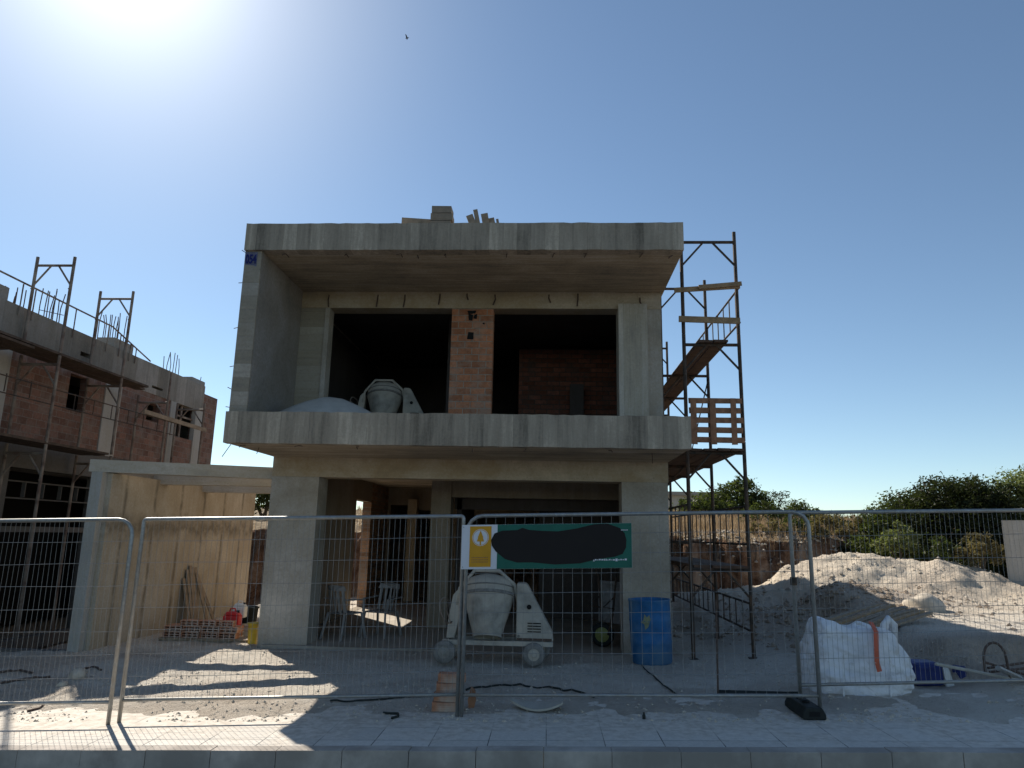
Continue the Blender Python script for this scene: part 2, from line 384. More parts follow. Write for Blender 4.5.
fs = [(j*nx+i, j*nx+i+1, (j+1)*nx+i+1, (j+1)*nx+i) for j in range(len(ys)-1) for i in range(nx-1)]
me = bpy.data.meshes.new('ground'); me.from_pydata(vs, [], fs)
at = me.attributes.new('zone', 'FLOAT_VECTOR', 'POINT'); buf = []
for x, y, z in vs:
    e = edge_y(x)
    chalk = sm(10.5, 13.5, y)*sm(2.5, 5, x)
    dirt = max(mound(x, y, 5.2, 14.6, 3.4, 2.5, 1)*1.8, .9*sm(4.0, 4.6, x)*(1-sm(9.6, 11, y))*sm(8.5, 9, y), .9*sm(2.2, 3, x)*(1-sm(4, 6, x))*sm(11, 13, y)*(1-sm(16, 19, y)), mound(x, y, 6.5, 9.6, 1.7, 1.4, 1)*1.2, .55*(1-sm(7.6, 8.6, y+.8*fbm(x, y, .7, 3)))*sm(7.0, 7.4, y)*(1-sm(-3, 1, x)),
               .45*sm(0, .35, fbm(x, y, .55, 4, 9)), .8*sm(-7.0, -7.6, x)*sm(11, 11.2, y))
    earth = sm(e-.55, e-.1, y+.3*fbm(x, y, 1.2, 4))
    buf += [chalk, min(1, max(0, dirt)), earth]
at.data.foreach_set('vector', buf)
for p in me.polygons: p.use_smooth = True
me.materials.append(M['ground']); g = bpy.data.objects.new('ground', me); COL.objects.link(g); tag(g, kind='structure')

# street: pavement, kerb, road
KY = 6.38
mb = MB(); X = [-300, -60, -20, -12]+[-10+i*.5 for i in range(41)]+[14, 20, 60, 300]
def strip(mb, y0, y1, dz):
    k = len(mb.v)
    for x in X: mb.v += [(x, y0, zs(x)+dz), (x, y1, zs(x)+dz)]
    mb.f += [(k+2*i, k+2*i+2, k+2*i+3, k+2*i+1) for i in range(len(X)-1)]
strip(mb, KY+.14, 8.6, -.003); mb.build('pavement', 'pave'); bpy.data.objects['pavement']['kind'] = 'structure'
mb = MB(); strip(mb, -9, KY-.002, -.19); mb.build('road', 'road')['kind'] = 'structure'
mb = MB(); x = -14.02
while x < 16:
    w = .56; q = .0015+random.random()*.0015; dz = random.uniform(-.003, .003); zz = zs(x+w/2)
    ya_ = KY+random.uniform(-.003, .003); k_ = len(mb.v); mb.box(x+q, x+w-q, ya_, KY+.147, -.3, .002+dz); mb.v[k_:] = [(a_, b_, c_+zs(a_)) for a_, b_, c_ in mb.v[k_:]]; x += w
mb.build('kerb', 'kerb', bevel=.002)['kind'] = 'structure'
mb = MB(); strip(mb, KY+.004, KY+.146, -.012); mb.build('kerb_bed', 'kerb')['kind'] = 'structure'
mb = MB(); mb.add([(-700, -900, -2.05), (700, -900, -2.05), (700, -8.9, -2.05), (-700, -8.9, -2.05)], [(0, 1, 2, 3)])
o = mb.build('rear_ground', 'road'); o['kind'] = 'structure'

# ------------------------------------------------------------------ the unfinished concrete house
XL, XR, Y0, YW, YB = -4.67, 1.964, 10.0, 11.9, 23.0
ZR, ZRB, ZT, ZB, ZG = 4.60, 4.17, 1.677, 1.217, -1.9
house = thing('unfinished_house', 'bare two storey concrete frame house with open front rooms and a cantilevered balcony', 'house', (-1.35, 12, -1.8))
def ragged(mb, x0, x1, y0, y1, z0, z1, step=.11, jt=.006):
    """cast edge beam: box whose long arrises wander slightly"""
    n = int((x1-x0)/step); rings = []
    for i in range(n+1):
        x = x0+(x1-x0)*i/n; a = [random.uniform(-jt, jt) for _ in range(4)]
        rings.append([(x, y0+a[0]*.5, z0+a[1]*.7), (x, y1, z0), (x, y1, z1), (x, y0+a[2]*.5, z1+a[3])])
    vs = [p for r in rings for p in r]; fs = [(0, 1, 2, 3), tuple(4*n+k for k in (3, 2, 1, 0))]
    for i in range(n):
        for k in range(4): fs.append((4*i+k, 4*(i+1)+k, 4*(i+1)+(k+1) % 4, 4*i+(k+1) % 4))
    mb.add(vs, fs)
b = MB(); ragged(b, XL, XR, Y0, Y0+.2, ZRB, ZR); b.build('roof_edge', 'fascia', house)
b = MB(); b.box(XL, XR, Y0+.2, YB, ZRB+.003, ZR-.04); b.build('roof_slab', 'soffit', house)
b = MB(); ragged(b, XL-.02, XR+.02, Y0, Y0+.16, ZB, ZT); b.build('balcony_edge', 'fascia', house)
b = MB(); b.box(XL, XR, Y0+.16, YB, ZB+.003, ZT-.02); b.build('balcony_slab', 'soffit', house)
b = MB(); b.box(XL+.001, XL+.26, Y0+.05, YW-.003, ZT-.01, ZRB); b.build('side_fin', 'fin', house)
b = MB(); b.box(XL+.262, XL+.266, Y0+.08, YW-.003, ZT-.01, ZRB); b.build('fin_render', 'fin_in', house)
b = MB(); b.box(XL+.002, XR-.05, YW, YW+.35, 3.87, ZRB); b.build('upper_beam', 'beam', house)
b = MB(); b.box(XL+.26, -3.97, YW+.02, YW+.25, ZT-.02, 3.868); b.build('block_wall', 'block', house)
b = MB(); b.box(-3.968, -3.89, YW-.004, YW+.25, ZT-.02, 3.868); b.build('door_jamb', 'pier', house)
b = MB(); b.box(XL+.003, XL+.259, YW, YB, ZT-.02, ZRB); b.box(1.76, 1.94, YW+.36, YB, ZT-.02, ZRB); b.box(XL+.26, 1.76, YB-.2, YB, ZT-.02, ZRB); b.build('upper_wall', 'fin', house)
b = MB(); b.box(1.17, 1.66, YW-.10, YW+.35, ZT-.02, 3.93); b.build('upper_column', 'column', house)
b = MB(); b.box(1.663, 1.91, YW+.01, YW+.35, ZT-.02, 3.868); b.build('corner_column', 'pier', house)
b = MB(); b.box(-1.72, -.99, YW+.02, YW+.25, ZT-.02, 3.868); bp = b.build('brick_pier', 'brick', house)
for x, z, w, h in ((-1.44, 3.78, .14, .06), (-1.42, 3.66, .07, .10), (-1.33, 3.69, .05, .07), (-1.43, 3.32, .09, .13), (-1.17, 3.58, .05, .05)): b = MB(); b.box(x, x+w, YW+.012, YW+.05, z, z+h, .014); b.build('broken_brick', 'dark', bp)  # near-black patches painting the shade of holes in the pier
# upper rooms
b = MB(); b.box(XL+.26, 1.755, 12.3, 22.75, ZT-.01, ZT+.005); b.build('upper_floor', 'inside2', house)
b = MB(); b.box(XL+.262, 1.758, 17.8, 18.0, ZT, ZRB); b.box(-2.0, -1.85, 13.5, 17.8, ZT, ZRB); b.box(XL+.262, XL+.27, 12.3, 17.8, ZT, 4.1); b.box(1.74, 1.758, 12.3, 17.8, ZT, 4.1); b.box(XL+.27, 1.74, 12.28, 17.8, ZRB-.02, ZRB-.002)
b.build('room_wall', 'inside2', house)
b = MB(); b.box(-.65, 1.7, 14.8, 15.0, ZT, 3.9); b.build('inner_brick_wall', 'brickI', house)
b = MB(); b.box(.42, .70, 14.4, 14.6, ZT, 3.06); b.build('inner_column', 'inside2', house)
# ground floor
GA, GB_, YP = aX(353, 560, XL+.22).y, aX(368, 560, XL+.22).y, aX(385, 560, XL+.22).y
b = MB(); b.box(XL, XR, YW, YW+.45, .89, ZB+.002); b.build('ground_beam', 'beam', house)
b = MB(); b.box(XL, -3.86, YW+.001, YW+.5, ZG, .888); b.build('front_pier', 'pier', house)
b = MB(); b.box(1.20, XR-.01, YW+.001, YW+.5, ZG, .888); b.build('front_pier', 'pier', house)
b = MB(); b.box(XL+.1, XR-.1, YW-.12, 22.7, ZG-.2, -1.795); b.build('ground_floor', 'pier', house)
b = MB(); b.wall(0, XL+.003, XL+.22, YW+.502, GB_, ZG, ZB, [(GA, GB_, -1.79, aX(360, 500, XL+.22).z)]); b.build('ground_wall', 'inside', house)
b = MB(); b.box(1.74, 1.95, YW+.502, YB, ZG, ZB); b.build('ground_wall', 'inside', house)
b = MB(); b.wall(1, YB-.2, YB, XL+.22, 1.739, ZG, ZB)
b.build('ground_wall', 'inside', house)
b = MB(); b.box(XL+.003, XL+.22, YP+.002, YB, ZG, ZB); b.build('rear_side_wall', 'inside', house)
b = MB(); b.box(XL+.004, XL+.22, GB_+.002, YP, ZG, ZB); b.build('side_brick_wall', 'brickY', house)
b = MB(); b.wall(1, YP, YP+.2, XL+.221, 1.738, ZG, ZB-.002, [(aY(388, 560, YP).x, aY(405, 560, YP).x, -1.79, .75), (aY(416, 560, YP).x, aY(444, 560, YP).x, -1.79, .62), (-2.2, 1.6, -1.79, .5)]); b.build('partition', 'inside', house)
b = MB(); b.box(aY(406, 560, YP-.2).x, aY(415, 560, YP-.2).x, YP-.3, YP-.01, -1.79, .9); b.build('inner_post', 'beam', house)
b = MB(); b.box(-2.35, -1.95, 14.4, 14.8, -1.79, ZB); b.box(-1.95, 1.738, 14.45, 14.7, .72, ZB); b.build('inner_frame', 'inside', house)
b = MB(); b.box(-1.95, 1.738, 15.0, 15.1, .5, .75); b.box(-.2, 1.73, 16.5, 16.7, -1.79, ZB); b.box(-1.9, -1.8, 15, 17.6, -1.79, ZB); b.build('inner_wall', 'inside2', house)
# cast-in wire ends, hooks
for px, py in ((329, 297), (378, 297), (405, 297), (440, 296), (467, 296), (495, 297), (549, 297), (578, 296), (640, 300)):
    p = aY(px, py, YW); l = random.uniform(.08, .2)
    b = MB(); b.tube([p+Vector((0, 0, .04)), p+Vector((random.uniform(-.01, .01), -.02, -l*.3)), p+Vector((random.uniform(-.03, .03), -.03, -l))], .013, 5); b.build('tie_wire', 'rebar', house)
for i in range(16):
    x = XL+.25+i*.41+random.uniform(-.1, .1); z = random.choice((ZRB, ZRB, ZB)); l = random.uniform(.03, .12)
    b = MB(); b.tube([(x, Y0+.3, z), (x+.02, Y0+.1, z-l*.4), (x+random.uniform(-.05, .05), Y0+.06, z-l)], .006, 5); b.build('tie_wire', 'rebar', house)
for z in (3.7, 3.0, 2.4, 4.15, 1.75, 2.0):
    b = MB(); b.tube([(XL+.02, Y0+.15, z), (XL-.08, Y0+.1, z+random.uniform(-.06, .06))], .006, 5); b.build('tie_wire', 'rebar', house)
for px, py, dx in ((262, 443, -.05), (652, 452, 0), (232, 446, -.12)):
    p = aY(px, py, 10.6); b = MB(); b.tube([p+Vector((0, 0, .06)), p+Vector((dx, -.04, -.17))], .006, 5); b.build('tie_wire', 'rebar', house)
b = MB(); b.box(XL+.012, XL+.2, Y0+.044, Y0+.052, 3.93, 4.15, .01); pt = b.build('spray_mark', 'spray', house)
cu = bpy.data.curves.new('digits', 'FONT'); cu.body = '054'; cu.size = .2; cu.extrude = .002; cu.offset = .006
tmp = bpy.data.objects.new('digits', cu); COL.objects.link(tmp); dg = bpy.context.evaluated_depsgraph_get()
me = bpy.data.meshes.new_from_object(tmp.evaluated_get(dg)); bpy.data.objects.remove(tmp)
w = max(v.co.x for v in me.vertices)
for v in me.vertices: v.co = Vector((XL+.02+v.co.x*.17/w, Y0+.038-v.co.z, 3.97+v.co.y))-OFF[house.name]
me.materials.clear(); me.materials.append(M['spray2']); o = bpy.data.objects.new('digits', me); COL.objects.link(o); o.parent = pt

# things on the roof
ZRT = ZR-.04
b = MB(); a = aY(403, 222, 10.5); c = aY(431, 222, 10.5); b.beam((a.x, 10.45, ZR+.21), (c.x, 10.5, ZR+.20), .2, .1); b.box(a.x+.12, a.x+.32, 10.38, 10.58, ZRT, ZR+.16)
tag(b.build('timber_baulk', 'oldwood'), 'short thick timber lying on a block at the roof edge beside stacked blocks', 'timber')
xs_ = aY(431, 222, 10.45).x
for i, (w, dx) in enumerate(((.35, 0), (.33, .0), (.34, .01), (.31, .02))):
    b = MB(); z = ZRT+i*.125; b.box(xs_+dx, xs_+dx+w, 10.35, 10.6, z, z+.118, .004)
    for k in range(3): b.box(xs_+dx+.04+k*.09, xs_+dx+.09+k*.09, 10.347, 10.352, z+.03, z+.09)
    tag(recentre(b.build('concrete_block', 'grey_block'), (xs_, 10.45, z)), 'grey concrete block piled in the small stack on the roof edge', 'block', 'blocks stacked on the roof')
for i, (px, h, lean, w) in enumerate(((477, .50, -.14, .11), (480, .62, -.07, .07), (488, .5, -.05, .11), (496, .42, -.08, .09), (501, .36, -.09, .04))):
    bx0, tx0, ty0 = ((478, 469, 214), (481, 475, 208.5), (489, 484, 212.5), (496, 491, 217), (501, 497, 218))[i]
    y_ = 10.40+.03*i; q0_ = aY(bx0, 225, y_); q1_ = aY(tx0, ty0, y_); q0_.z = ZRT; q1_.y += .05; x = q0_.x
    b = MB(); b.beam(q0_, q1_, w, .03, up=(0, 1, 0)); b.beam(q0_+Vector((.03, .05, 0)), q1_+Vector((.06, .05, -.08)), w*.5, .03, up=(0, 1, 0)) if i == 2 else None
    tag(recentre(b.build('board', 'oldwood'), (x, 10.5, ZRT)), ['widest upright board leaning far over in the roof bunch', 'tallest thin board sticking up from the roof edge', 'broad board standing third in the roof bunch', 'shorter board leaning in the roof bunch', 'shortest sliver of board in the roof bunch'][i], 'board', 'boards standing on the roof')

# sand heap on the balcony
c = aY(331, 410, 11.0)
def heap(name, cx, cy, z0, rx, ry, h, mat, n=26, top=.12, label='', cat='heap', asym=0):
    b = MB(); rings = []
    for j in range(9):
        t = j/8; rr = 1-t
        for k in range(n):
            a = 2*math.pi*k/n; q = 1+.08*noise.noise(Vector((math.cos(a)*2, math.sin(a)*2, cx)))
            x = cx+rx*rr*q*math.cos(a)+asym*t; y = cy+ry*rr*q*math.sin(a)
            b.v.append((x, y, z0+h*(1-rr**1.6)+.02*noise.noise(Vector((x*5, y*5, 1)))))
    for j in range(8):
        for k in range(n): b.f.append((j*n+k, j*n+(k+1) % n, (j+1)*n+(k+1) % n, (j+1)*n+k))
    o = b.build(name, mat, smooth=True); recentre(o, (cx, cy, z0)); return tag(o, label, cat)
heap('sand_heap', c.x, 11.0, ZT-.03, 1.0, .7, .44, 'sand', label='low heap of pale sand on the balcony beside the upper mixer', cat='sand heap', asym=-.05)

# ------------------------------------------------------------------ concrete mixer
def make_mixer():
    root = thing('concrete_mixer', '', 'concrete mixer')
    # local: x to the right, y away, z up, origin on the ground under the drum
    T = Matrix.Translation((0, -.02, .86)) @ Matrix.Rotation(R(-17), 4, 'X')   # mouth down and towards the viewer
    b = MB(); prof = [(.20, -.50), (.21, -.49), (.225, -.45), (.33, -.12), (.385, .06), (.395, .10), (.395, .22), (.38, .27), (.33, .33), (.2, .385), (.06, .40), (.002, .40)]
    b.lathe(prof, 32, T, close=False); b.lathe([(.19, -.495), (.31, -.11), (.37, .05), (.35, .25), (.01, .3)], 32, T, close=False)
    dr = b.build('drum', 'mixer', root, local=True, smooth=True)
    b = MB(); b.lathe([(.392, .07), (.405, .075), (.405, .115), (.392, .12)], 32, T, close=False); b.lathe([(.397, .19), (.404, .193), (.404, .207), (.397, .21)], 32, T, close=False); b.build('drum_band', 'rubber', dr, local=True)
    b = MB(); b.lathe([(.20, -.515), (.222, -.515), (.222, -.49), (.20, -.49), (.20, -.515)], 32, T, close=False); b.build('mouth_rim', 'mixer', dr, local=True)
    b = MB()
    for k in (0, 2.1, 4.2):
        p = [T @ Vector((.22*math.cos(k+a), .22*math.sin(k+a), -.3+a*.25)) for a in (0, .5, 1, 1.5)]
        b.tube(p, .02, 6)
    b.build('blade', 'mixer', dr, local=True)
    b = MB(); b.tube([(-.47, -.1, .82), (-.44, -.1, 1.06), (-.22, -.1, 1.33), (.16, -.1, 1.33), (.40, -.1, 1.12), (.46, -.1, .84)], .028, 8); b.build('yoke', 'mixer', root, local=True, smooth=True)
    b = MB(); pf = lambda a, c, t: (a, t, c)
    b.prism([(.43, .34), (.99, .34), (.97, .46), (.60, 1.12), (.56, 1.16), (.43, 1.16)], pf, -.17, .17); hs = b.build('motor_housing', 'mixer', root, local=True, bevel=.02)
    b = MB(); b.lathe([(.035, 0), (.035, .012)], 16, Matrix.Translation((.62, -.182, .82)) @ Matrix.Rotation(R(90), 4, 'X') @ Matrix.Translation((0, 0, -.012))); b.build('hole', 'dark', hs, local=True)
    b = MB()
    for z_ in (.46, .50, .54, .58): b.box(.60, .80, -.176, -.168, z_, z_+.015)
    b.build('vent', 'dark', hs, local=True)
    b = MB(); b.lathe([(.0, 0), (.02, 0), (.02, .01), (.0, .01)], 10, Matrix.Translation((.47, -.171, .40)) @ Matrix.Rotation(R(90), 4, 'X')); b.build('bolt', 'rubber', hs, local=True)
    b = MB(); b.box(.44, .96, -.176, -.168, .345, .375); b.build('rust_strip', 'rebar', hs, local=True)
    b = MB(); b.prism([(-.62, .34), (-.50, .34), (-.44, .60), (-.42, 1.0), (-.47, 1.04), (-.54, .96), (-.60, .6)], pf, -.12, .12); b.build('drum_support', 'mixer', root, local=True, bevel=.012)
    b = MB()
    for y in (-.22, .22): b.box(-.66, .98, y-.03, y+.03, .27, .335)
    for x in (-.62, .1, .92): b.box(x-.03, x+.03, -.185, .185, .28, .33)
    b.beam((-.6, -.22, .3), (-.56, -.22, .12), .04, .04); b.beam((.70, -.22, .3), (.70, -.22, .12), .04, .04); b.beam((-.6, .22, .3), (-.56, .22, .12), .04, .04); b.beam((.70, .22, .3), (.70, .22, .12), .04, .04)
    b.build('chassis', 'mixer', root, local=True)
    for x, y in ((-.62, -.28), (.70, -.28), (-.56, .28), (.78, .28)):
        Tw = Matrix.Translation((x, y, .165)) @ Matrix.Rotation(R(90), 4, 'X')
        b = MB(); b.lathe([(.085, -.045), (.14, -.05), (.163, -.03), (.165, 0), (.163, .03), (.14, .05), (.085, .045)], 24, Tw, close=False)
        wh = b.build('wheel', 'rubber', root, local=True, smooth=True)
        b = MB(); b.lathe([(.09, -.035), (.09, .035), (.05, .04), (.03, .055), (.01, .055)], 20, Tw); b.lathe([(.03, -.055), (.03, .05)], 12, Tw); b.build('rim', 'mixer', wh, local=True)
    wr = .19; Tw = Matrix.Translation((-.62, -.16, .74)) @ Matrix.Rotation(R(70), 4, 'Y') @ Matrix.Rotation(R(20), 4, 'X')
    b = MB(); b.tube([Tw @ Vector((wr*math.cos(a*R(20)), wr*math.sin(a*R(20)), 0)) for a in range(19)], .012, 6, cap=False)
    for k in range(3): b.tube([Tw @ Vector((0, 0, 0)), Tw @ Vector((wr*math.cos(k*2.1), wr*math.sin(k*2.1), 0))], .009, 6)
    b.build('tilt_wheel', 'scaf2', root, local=True)
    return root
mx = make_mixer(); p = aZ(487, 664, -1.8); mx.location = (p.x, 10.75, gz(p.x, 10.75)-.0); mx['group'] = 'dusty concrete mixers'; mx.scale = (.95, .95, .95)
mx['label'] = 'dusty grey drum mixer on wheels in front of the ground floor opening behind the sign'
m2 = copy_tree(mx); m2.location = (aY(385, 398, 13.1).x, 13.1, ZT+.01); m2.rotation_euler = (0, 0, R(4)); m2.scale = (.84, .84, .84)
m2['label'] = 'grey drum mixer up in the first floor room beside the sand heap'

# ------------------------------------------------------------------ yard wall and open beams (carport)
yard = thing('carport_frame', 'beige stained concrete side wall carrying three bare beams across to the house', 'carport', (-7.1, 11.2, -1.9))
b = MB(); b.box(-7.11, -6.98, 11.16, 16.9, -2.1, .84); b.build('side_wall', 'yardwall', yard)
b = MB(); b.box(-7.24, -7.06, 11.02, 11.16, -2.1, .846); b.build('front_post', 'pale', yard)
b = MB(); b.prism([(-7.28, 11.0), (XL-.004, 11.98), (XL-.004, 12.2), (-7.28, 11.3)], lambda a, c, t: (a, c, t), .85, 1.045); b.build('beam', 'beamlight', yard)
b = MB(); b.box(-7.2, XL-.003, 12.6, 12.85, .765, .985); b.build('beam', 'beamlight', yard)
b = MB(); b.box(-7.2, XL-.003, 14.2, 14.45, .72, .94); b.build('beam', 'beamlight', yard)
b = MB(); b.box(-7.25, -7.112, 11.17, 16.2, .842, 1.04); b.box(-7.24, -7.113, 11.17, 16.2, -2.3, .841); b.build('outer_wall', 'greyc', yard)

# ------------------------------------------------------------------ neighbour building
XF = -10.4
nb = thing('brick_building', 'two storey brick and concrete shell with steel starter bars sticking from its roof', 'building', (XF, 16, -2.4))
yf = aX(218, 395, XF).y; zr = aX(0, 297.5, XF).z
def fr(px, py): q = aX(px, py, XF); return q.y, q.z
def op(x0, y0, x1, y1):
    a = fr(x0, y0); c = fr(x1, y1); return (min(a[0], c[0]), max(a[0], c[0]), min(a[1], c[1]), max(a[1], c[1]))
w1 = op(71, 373, 84.5, 414); w2 = op(148, 402, 158.5, 423); d1 = op(177, 397, 193.5, 441); n1 = op(80, 351, 89, 359); n2 = op(151.5, 385, 162, 391.5)
zband = zr-.78
hl = [w1, w2, d1]
b = MB(); b.wall(0, XF-.2, XF, 6, yf, 1.62, zband, hl); b.build('brick_wall', 'brickL', nb)
b = MB(); b.wall(0, XF-.22, XF+.02, 6, yf-.9, zband+.001, zr, [n1, n2]); b.build('roof_band', 'bandc', nb)
b = MB(); b.box(XF-.2, XF, yf-.899, yf, zband+.001, zr-.22); b.build('gable_brick', 'brickL', nb)
b = MB(); b.box(XF-7, XF-.22, 6, yf, zr-.35, zr-.15); b.box(XF-7, XF-.2, 6, yf, 1.3, 1.6); b.build('floor_slab', 'greyc', nb)
b = MB(); b.box(XF-3, XF-2.9, 6, yf, -2.4, 1.3); b.build('inner_wall', 'dark', nb)  # black inner walls paint in the darkness of both storeys
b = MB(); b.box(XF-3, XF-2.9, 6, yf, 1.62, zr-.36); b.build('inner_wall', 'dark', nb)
b = MB(); b.box(XF-7, XF-6.8, 6, yf, -2.4, zr-.36); b.box(XF-7, XF-.2, yf-.2, yf-.001, -2.4, zr-.36); b.box(XF-7, XF-.2, 6, 6.2, -2.4, zr-.36); b.build('rear_wall', 'greyc', nb)
for px in (103.5, 171, 196.5):
    y0 = fr(px, 400)[0]; wdt = {103.5: .62, 171: .38, 196.5: .5}[px]
    b = MB(); b.box(XF-.1, XF+.03, y0, y0+wdt, 1.62, zband-.001); b.build('column', 'pale', nb)
y0 = fr(0, 380)[0]; b = MB(); b.box(XF-.1, XF+.03, y0-.5, y0+.16, 1.62, zband-.001); b.build('column', 'pale', nb)
g1 = op(10, 465, 92, 520); gy0, gy1 = g1[0], fr(93, 500)[0]
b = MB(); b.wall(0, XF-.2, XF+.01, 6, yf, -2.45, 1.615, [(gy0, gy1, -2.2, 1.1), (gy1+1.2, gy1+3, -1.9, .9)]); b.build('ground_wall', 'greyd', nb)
b = MB(); b.box(XF-.12, XF-.02, gy0, gy1, -.14, -.03); b.box(XF-.12, XF-.02, gy0, gy1, .5, .525); b.box(XF-.12, XF-.02, gy0, gy1, .83, .855)
for k in range(1, 5): b.box(XF-.11, XF-.03, gy0+(gy1-gy0)*k/5, gy0+(gy1-gy0)*k/5+.025, .54, .83)
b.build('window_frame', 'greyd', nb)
b = MB()
for k in range(1): b.box(XF-.1, XF-.06, (d1[0]+d1[1])/2-.03+k*.3-.15, (d1[0]+d1[1])/2+k*.3-.1, d1[2], d1[3])
b.box(XF-.1, XF-.06, d1[0], d1[1], d1[3]-.5, d1[3]-.45); b.build('door_frame', 'scaf2', nb)
# stubs with starter bars
for (px, py, h, stub, n, sp) in ((16, 292, .62, 1, 7, .07), (55, 315, .80, 0, 8, .05), (110, 345, .72, 2, 10, .07), (174, 374, .70, 0, 6, .06), (199, 384, .48, 2, 5, .05)):
    q = aX(px, py, XF-.45); zt = zr-.15
    if stub:
        qs = q.y+{16: -1.0, 199: -.75, 110: 0}[px]
        b = MB(); hh = .30 if stub == 1 else .28; zt = zr-.02; b.box(XF-.5, XF-.06, qs-.45, qs+.35, zt, zt+hh*(.6 if px == 199 else 1)); b.build('column_stub', 'greyc', nb); zt = zt+hh if px == 110 else zr-.15
    else: h += .2
    b = MB()
    for k in range(n):
        x = XF-.62+(k % 3)*.14+random.uniform(-.02, .02); y = q.y-.28+k*sp*1.1
        b.tube([(x, y, zt-.05), (x+random.uniform(-.02, .02), y, zt+h*.6), (x+random.uniform(-.04, .04), y+random.uniform(-.03, .03), zt+h*random.uniform(.85, 1.1))], .011, 5)
    for z in (.25, .5):
        if px == 55: b.tube([(XF-.62, q.y-.28, zt+h*z), (XF-.34, q.y+.12, zt+h*z)], .008, 4)
    b.build('starter_bar', 'rebar', nb)
# low kerb wall along the sunken strip before the neighbour
b = MB(); b.box(-16, -7.26, 10.98, 11.14, -2.6, gz(-8, 10.8, False)+.02); tag(recentre(b.build('low_wall', 'greyd'), (-9, 11.06, -2.4)), 'low concrete kerb wall edging the dark sunken strip before the brick shell', 'low wall')

# ------------------------------------------------------------------ scaffolding
def frame_part(parent, y, x0, x1, z0, z1, mat, r=.030, brace=.42, top=.18):
    b = MB(); zt = z1-top
    b.tube([(x0, y, z0), (x0, y, z1)], r, 8); b.tube([(x1, y, z0), (x1, y, z1)], r, 8)
    b.tube([(x0, y, zt), (x1, y, zt)], r*.9, 8)
    m = (x0+x1)/2
    b.tube([(x0, y, zt-brace), (m-.08, y, zt-.01)], r*.6, 6); b.tube([(x1, y, zt-brace), (m+.08, y, zt-.01)], r*.6, 6)
    for x in (x0, x1): b.tube([(x-.01, y-.05, zt-brace-.08), (x+.01, y-.02, zt-brace-.08)], .012, 5)
    return b.build('frame', mat, parent)
sr = thing('stair_scaffold', 'tall brown steel frame scaffold with plank decks against the side of the house', 'scaffold', (2.6, 13, -1.8))
SX0, SX1 = 2.17, 3.05; LV = [-.45, 1.32, 3.07, 4.84]
for i, y in enumerate((11.3, 13.6, 15.9, 18.2)):
    gzv = gz(2.6, y, False)
    for k, zt in enumerate(LV):
        if i == 2 and k == 3: continue
        zb_ = LV[k-1] if k else gzv-.03
        frame_part(sr, y, SX0, SX1, zb_+(.19 if k else 0), zt+.18, 'scaf')
for y in (11.3, 13.6, 15.9, 18.2):
    for x in (SX0, SX1):
        b = MB(); b.box(x-.07, x+.07, y-.07, y+.07, gz(x, y, False)-.05, gz(x, y, False)+.01); b.build('base_plate', 'scaf', sr)
def deck(parent, x0, x1, y0, y1, z, n, mat='deckwood'):
    b = MB(); w = (x1-x0)/n
    for k in range(n):
        b.box(x0+k*w+.008, x0+(k+1)*w-.008, y0+random.uniform(-.06, .06), y1+random.uniform(-.06, .06), z, z+.04, .004)
    return b.build('deck', mat, parent)
deck(sr, 2.2, 3.02, 11.2, 15.9, LV[1]+.02, 4); deck(sr, 2.2, 3.02, 15.95, 18.3, LV[1]+.02, 4)
deck(sr, 2.38, 2.86, 11.2, 15.95, LV[2]+.02, 2); deck(sr, 2.38, 2.86, 15.98, 18.3, LV[2]+.0, 2); deck(sr, 2.2, 3.02, 11.25, 15.9, LV[0]+.02, 3)
for x, z in ((SX0-.03, LV[0]), (SX1+.03, LV[2]), (SX1+.03, LV[0]), (SX1+.03, LV[0]-1.6)):
    b = MB(); z1, z2 = z+.38, z+.96
    if z < -2: z1, z2 = -1.35, -.95
    for zz in (z1, z2): b.tube([(x, 11.3, zz), (x, 18.2, zz)], .018, 6)
    k = 11.5
    while k < 18: b.tube([(x, k, z1), (x, k, z2)], .011, 5); k += .42
    b.build('guard_rail', 'scaf', sr)
b = MB(); b.tube([(SX1, 15.9, 1.5), (SX1, 13.6, 3)], .012, 6); b.build('cross_brace', 'scaf', sr)
b = MB(); b.beam((SX0-.08, 11.25, 3.49), (SX1+.02, 11.25, 3.46), .03, .10); b.build('rail_board', 'wood', sr)
b = MB(); b.beam((SX0-.14, 11.25, 3.98), (SX1+.04, 11.24, 4.05), .03, .08); b.beam((2.42, 11.21, 4.02), (SX1+.06, 11.20, 4.08), .025, .07); b.build('rail_board', 'wood', sr)
b = MB()
for k in range(5): b.box(SX0+.03, SX1-.02+random.uniform(-.02, .02), 11.2, 11.225, 1.47+k*.155, 1.47+k*.155+.085, .005)
for x in (2.22, 2.52, 2.84): b.box(x, x+.09, 11.18, 11.197, 1.44, 2.17, .004)
b.build('slatted_barrier', 'barrier', sr)

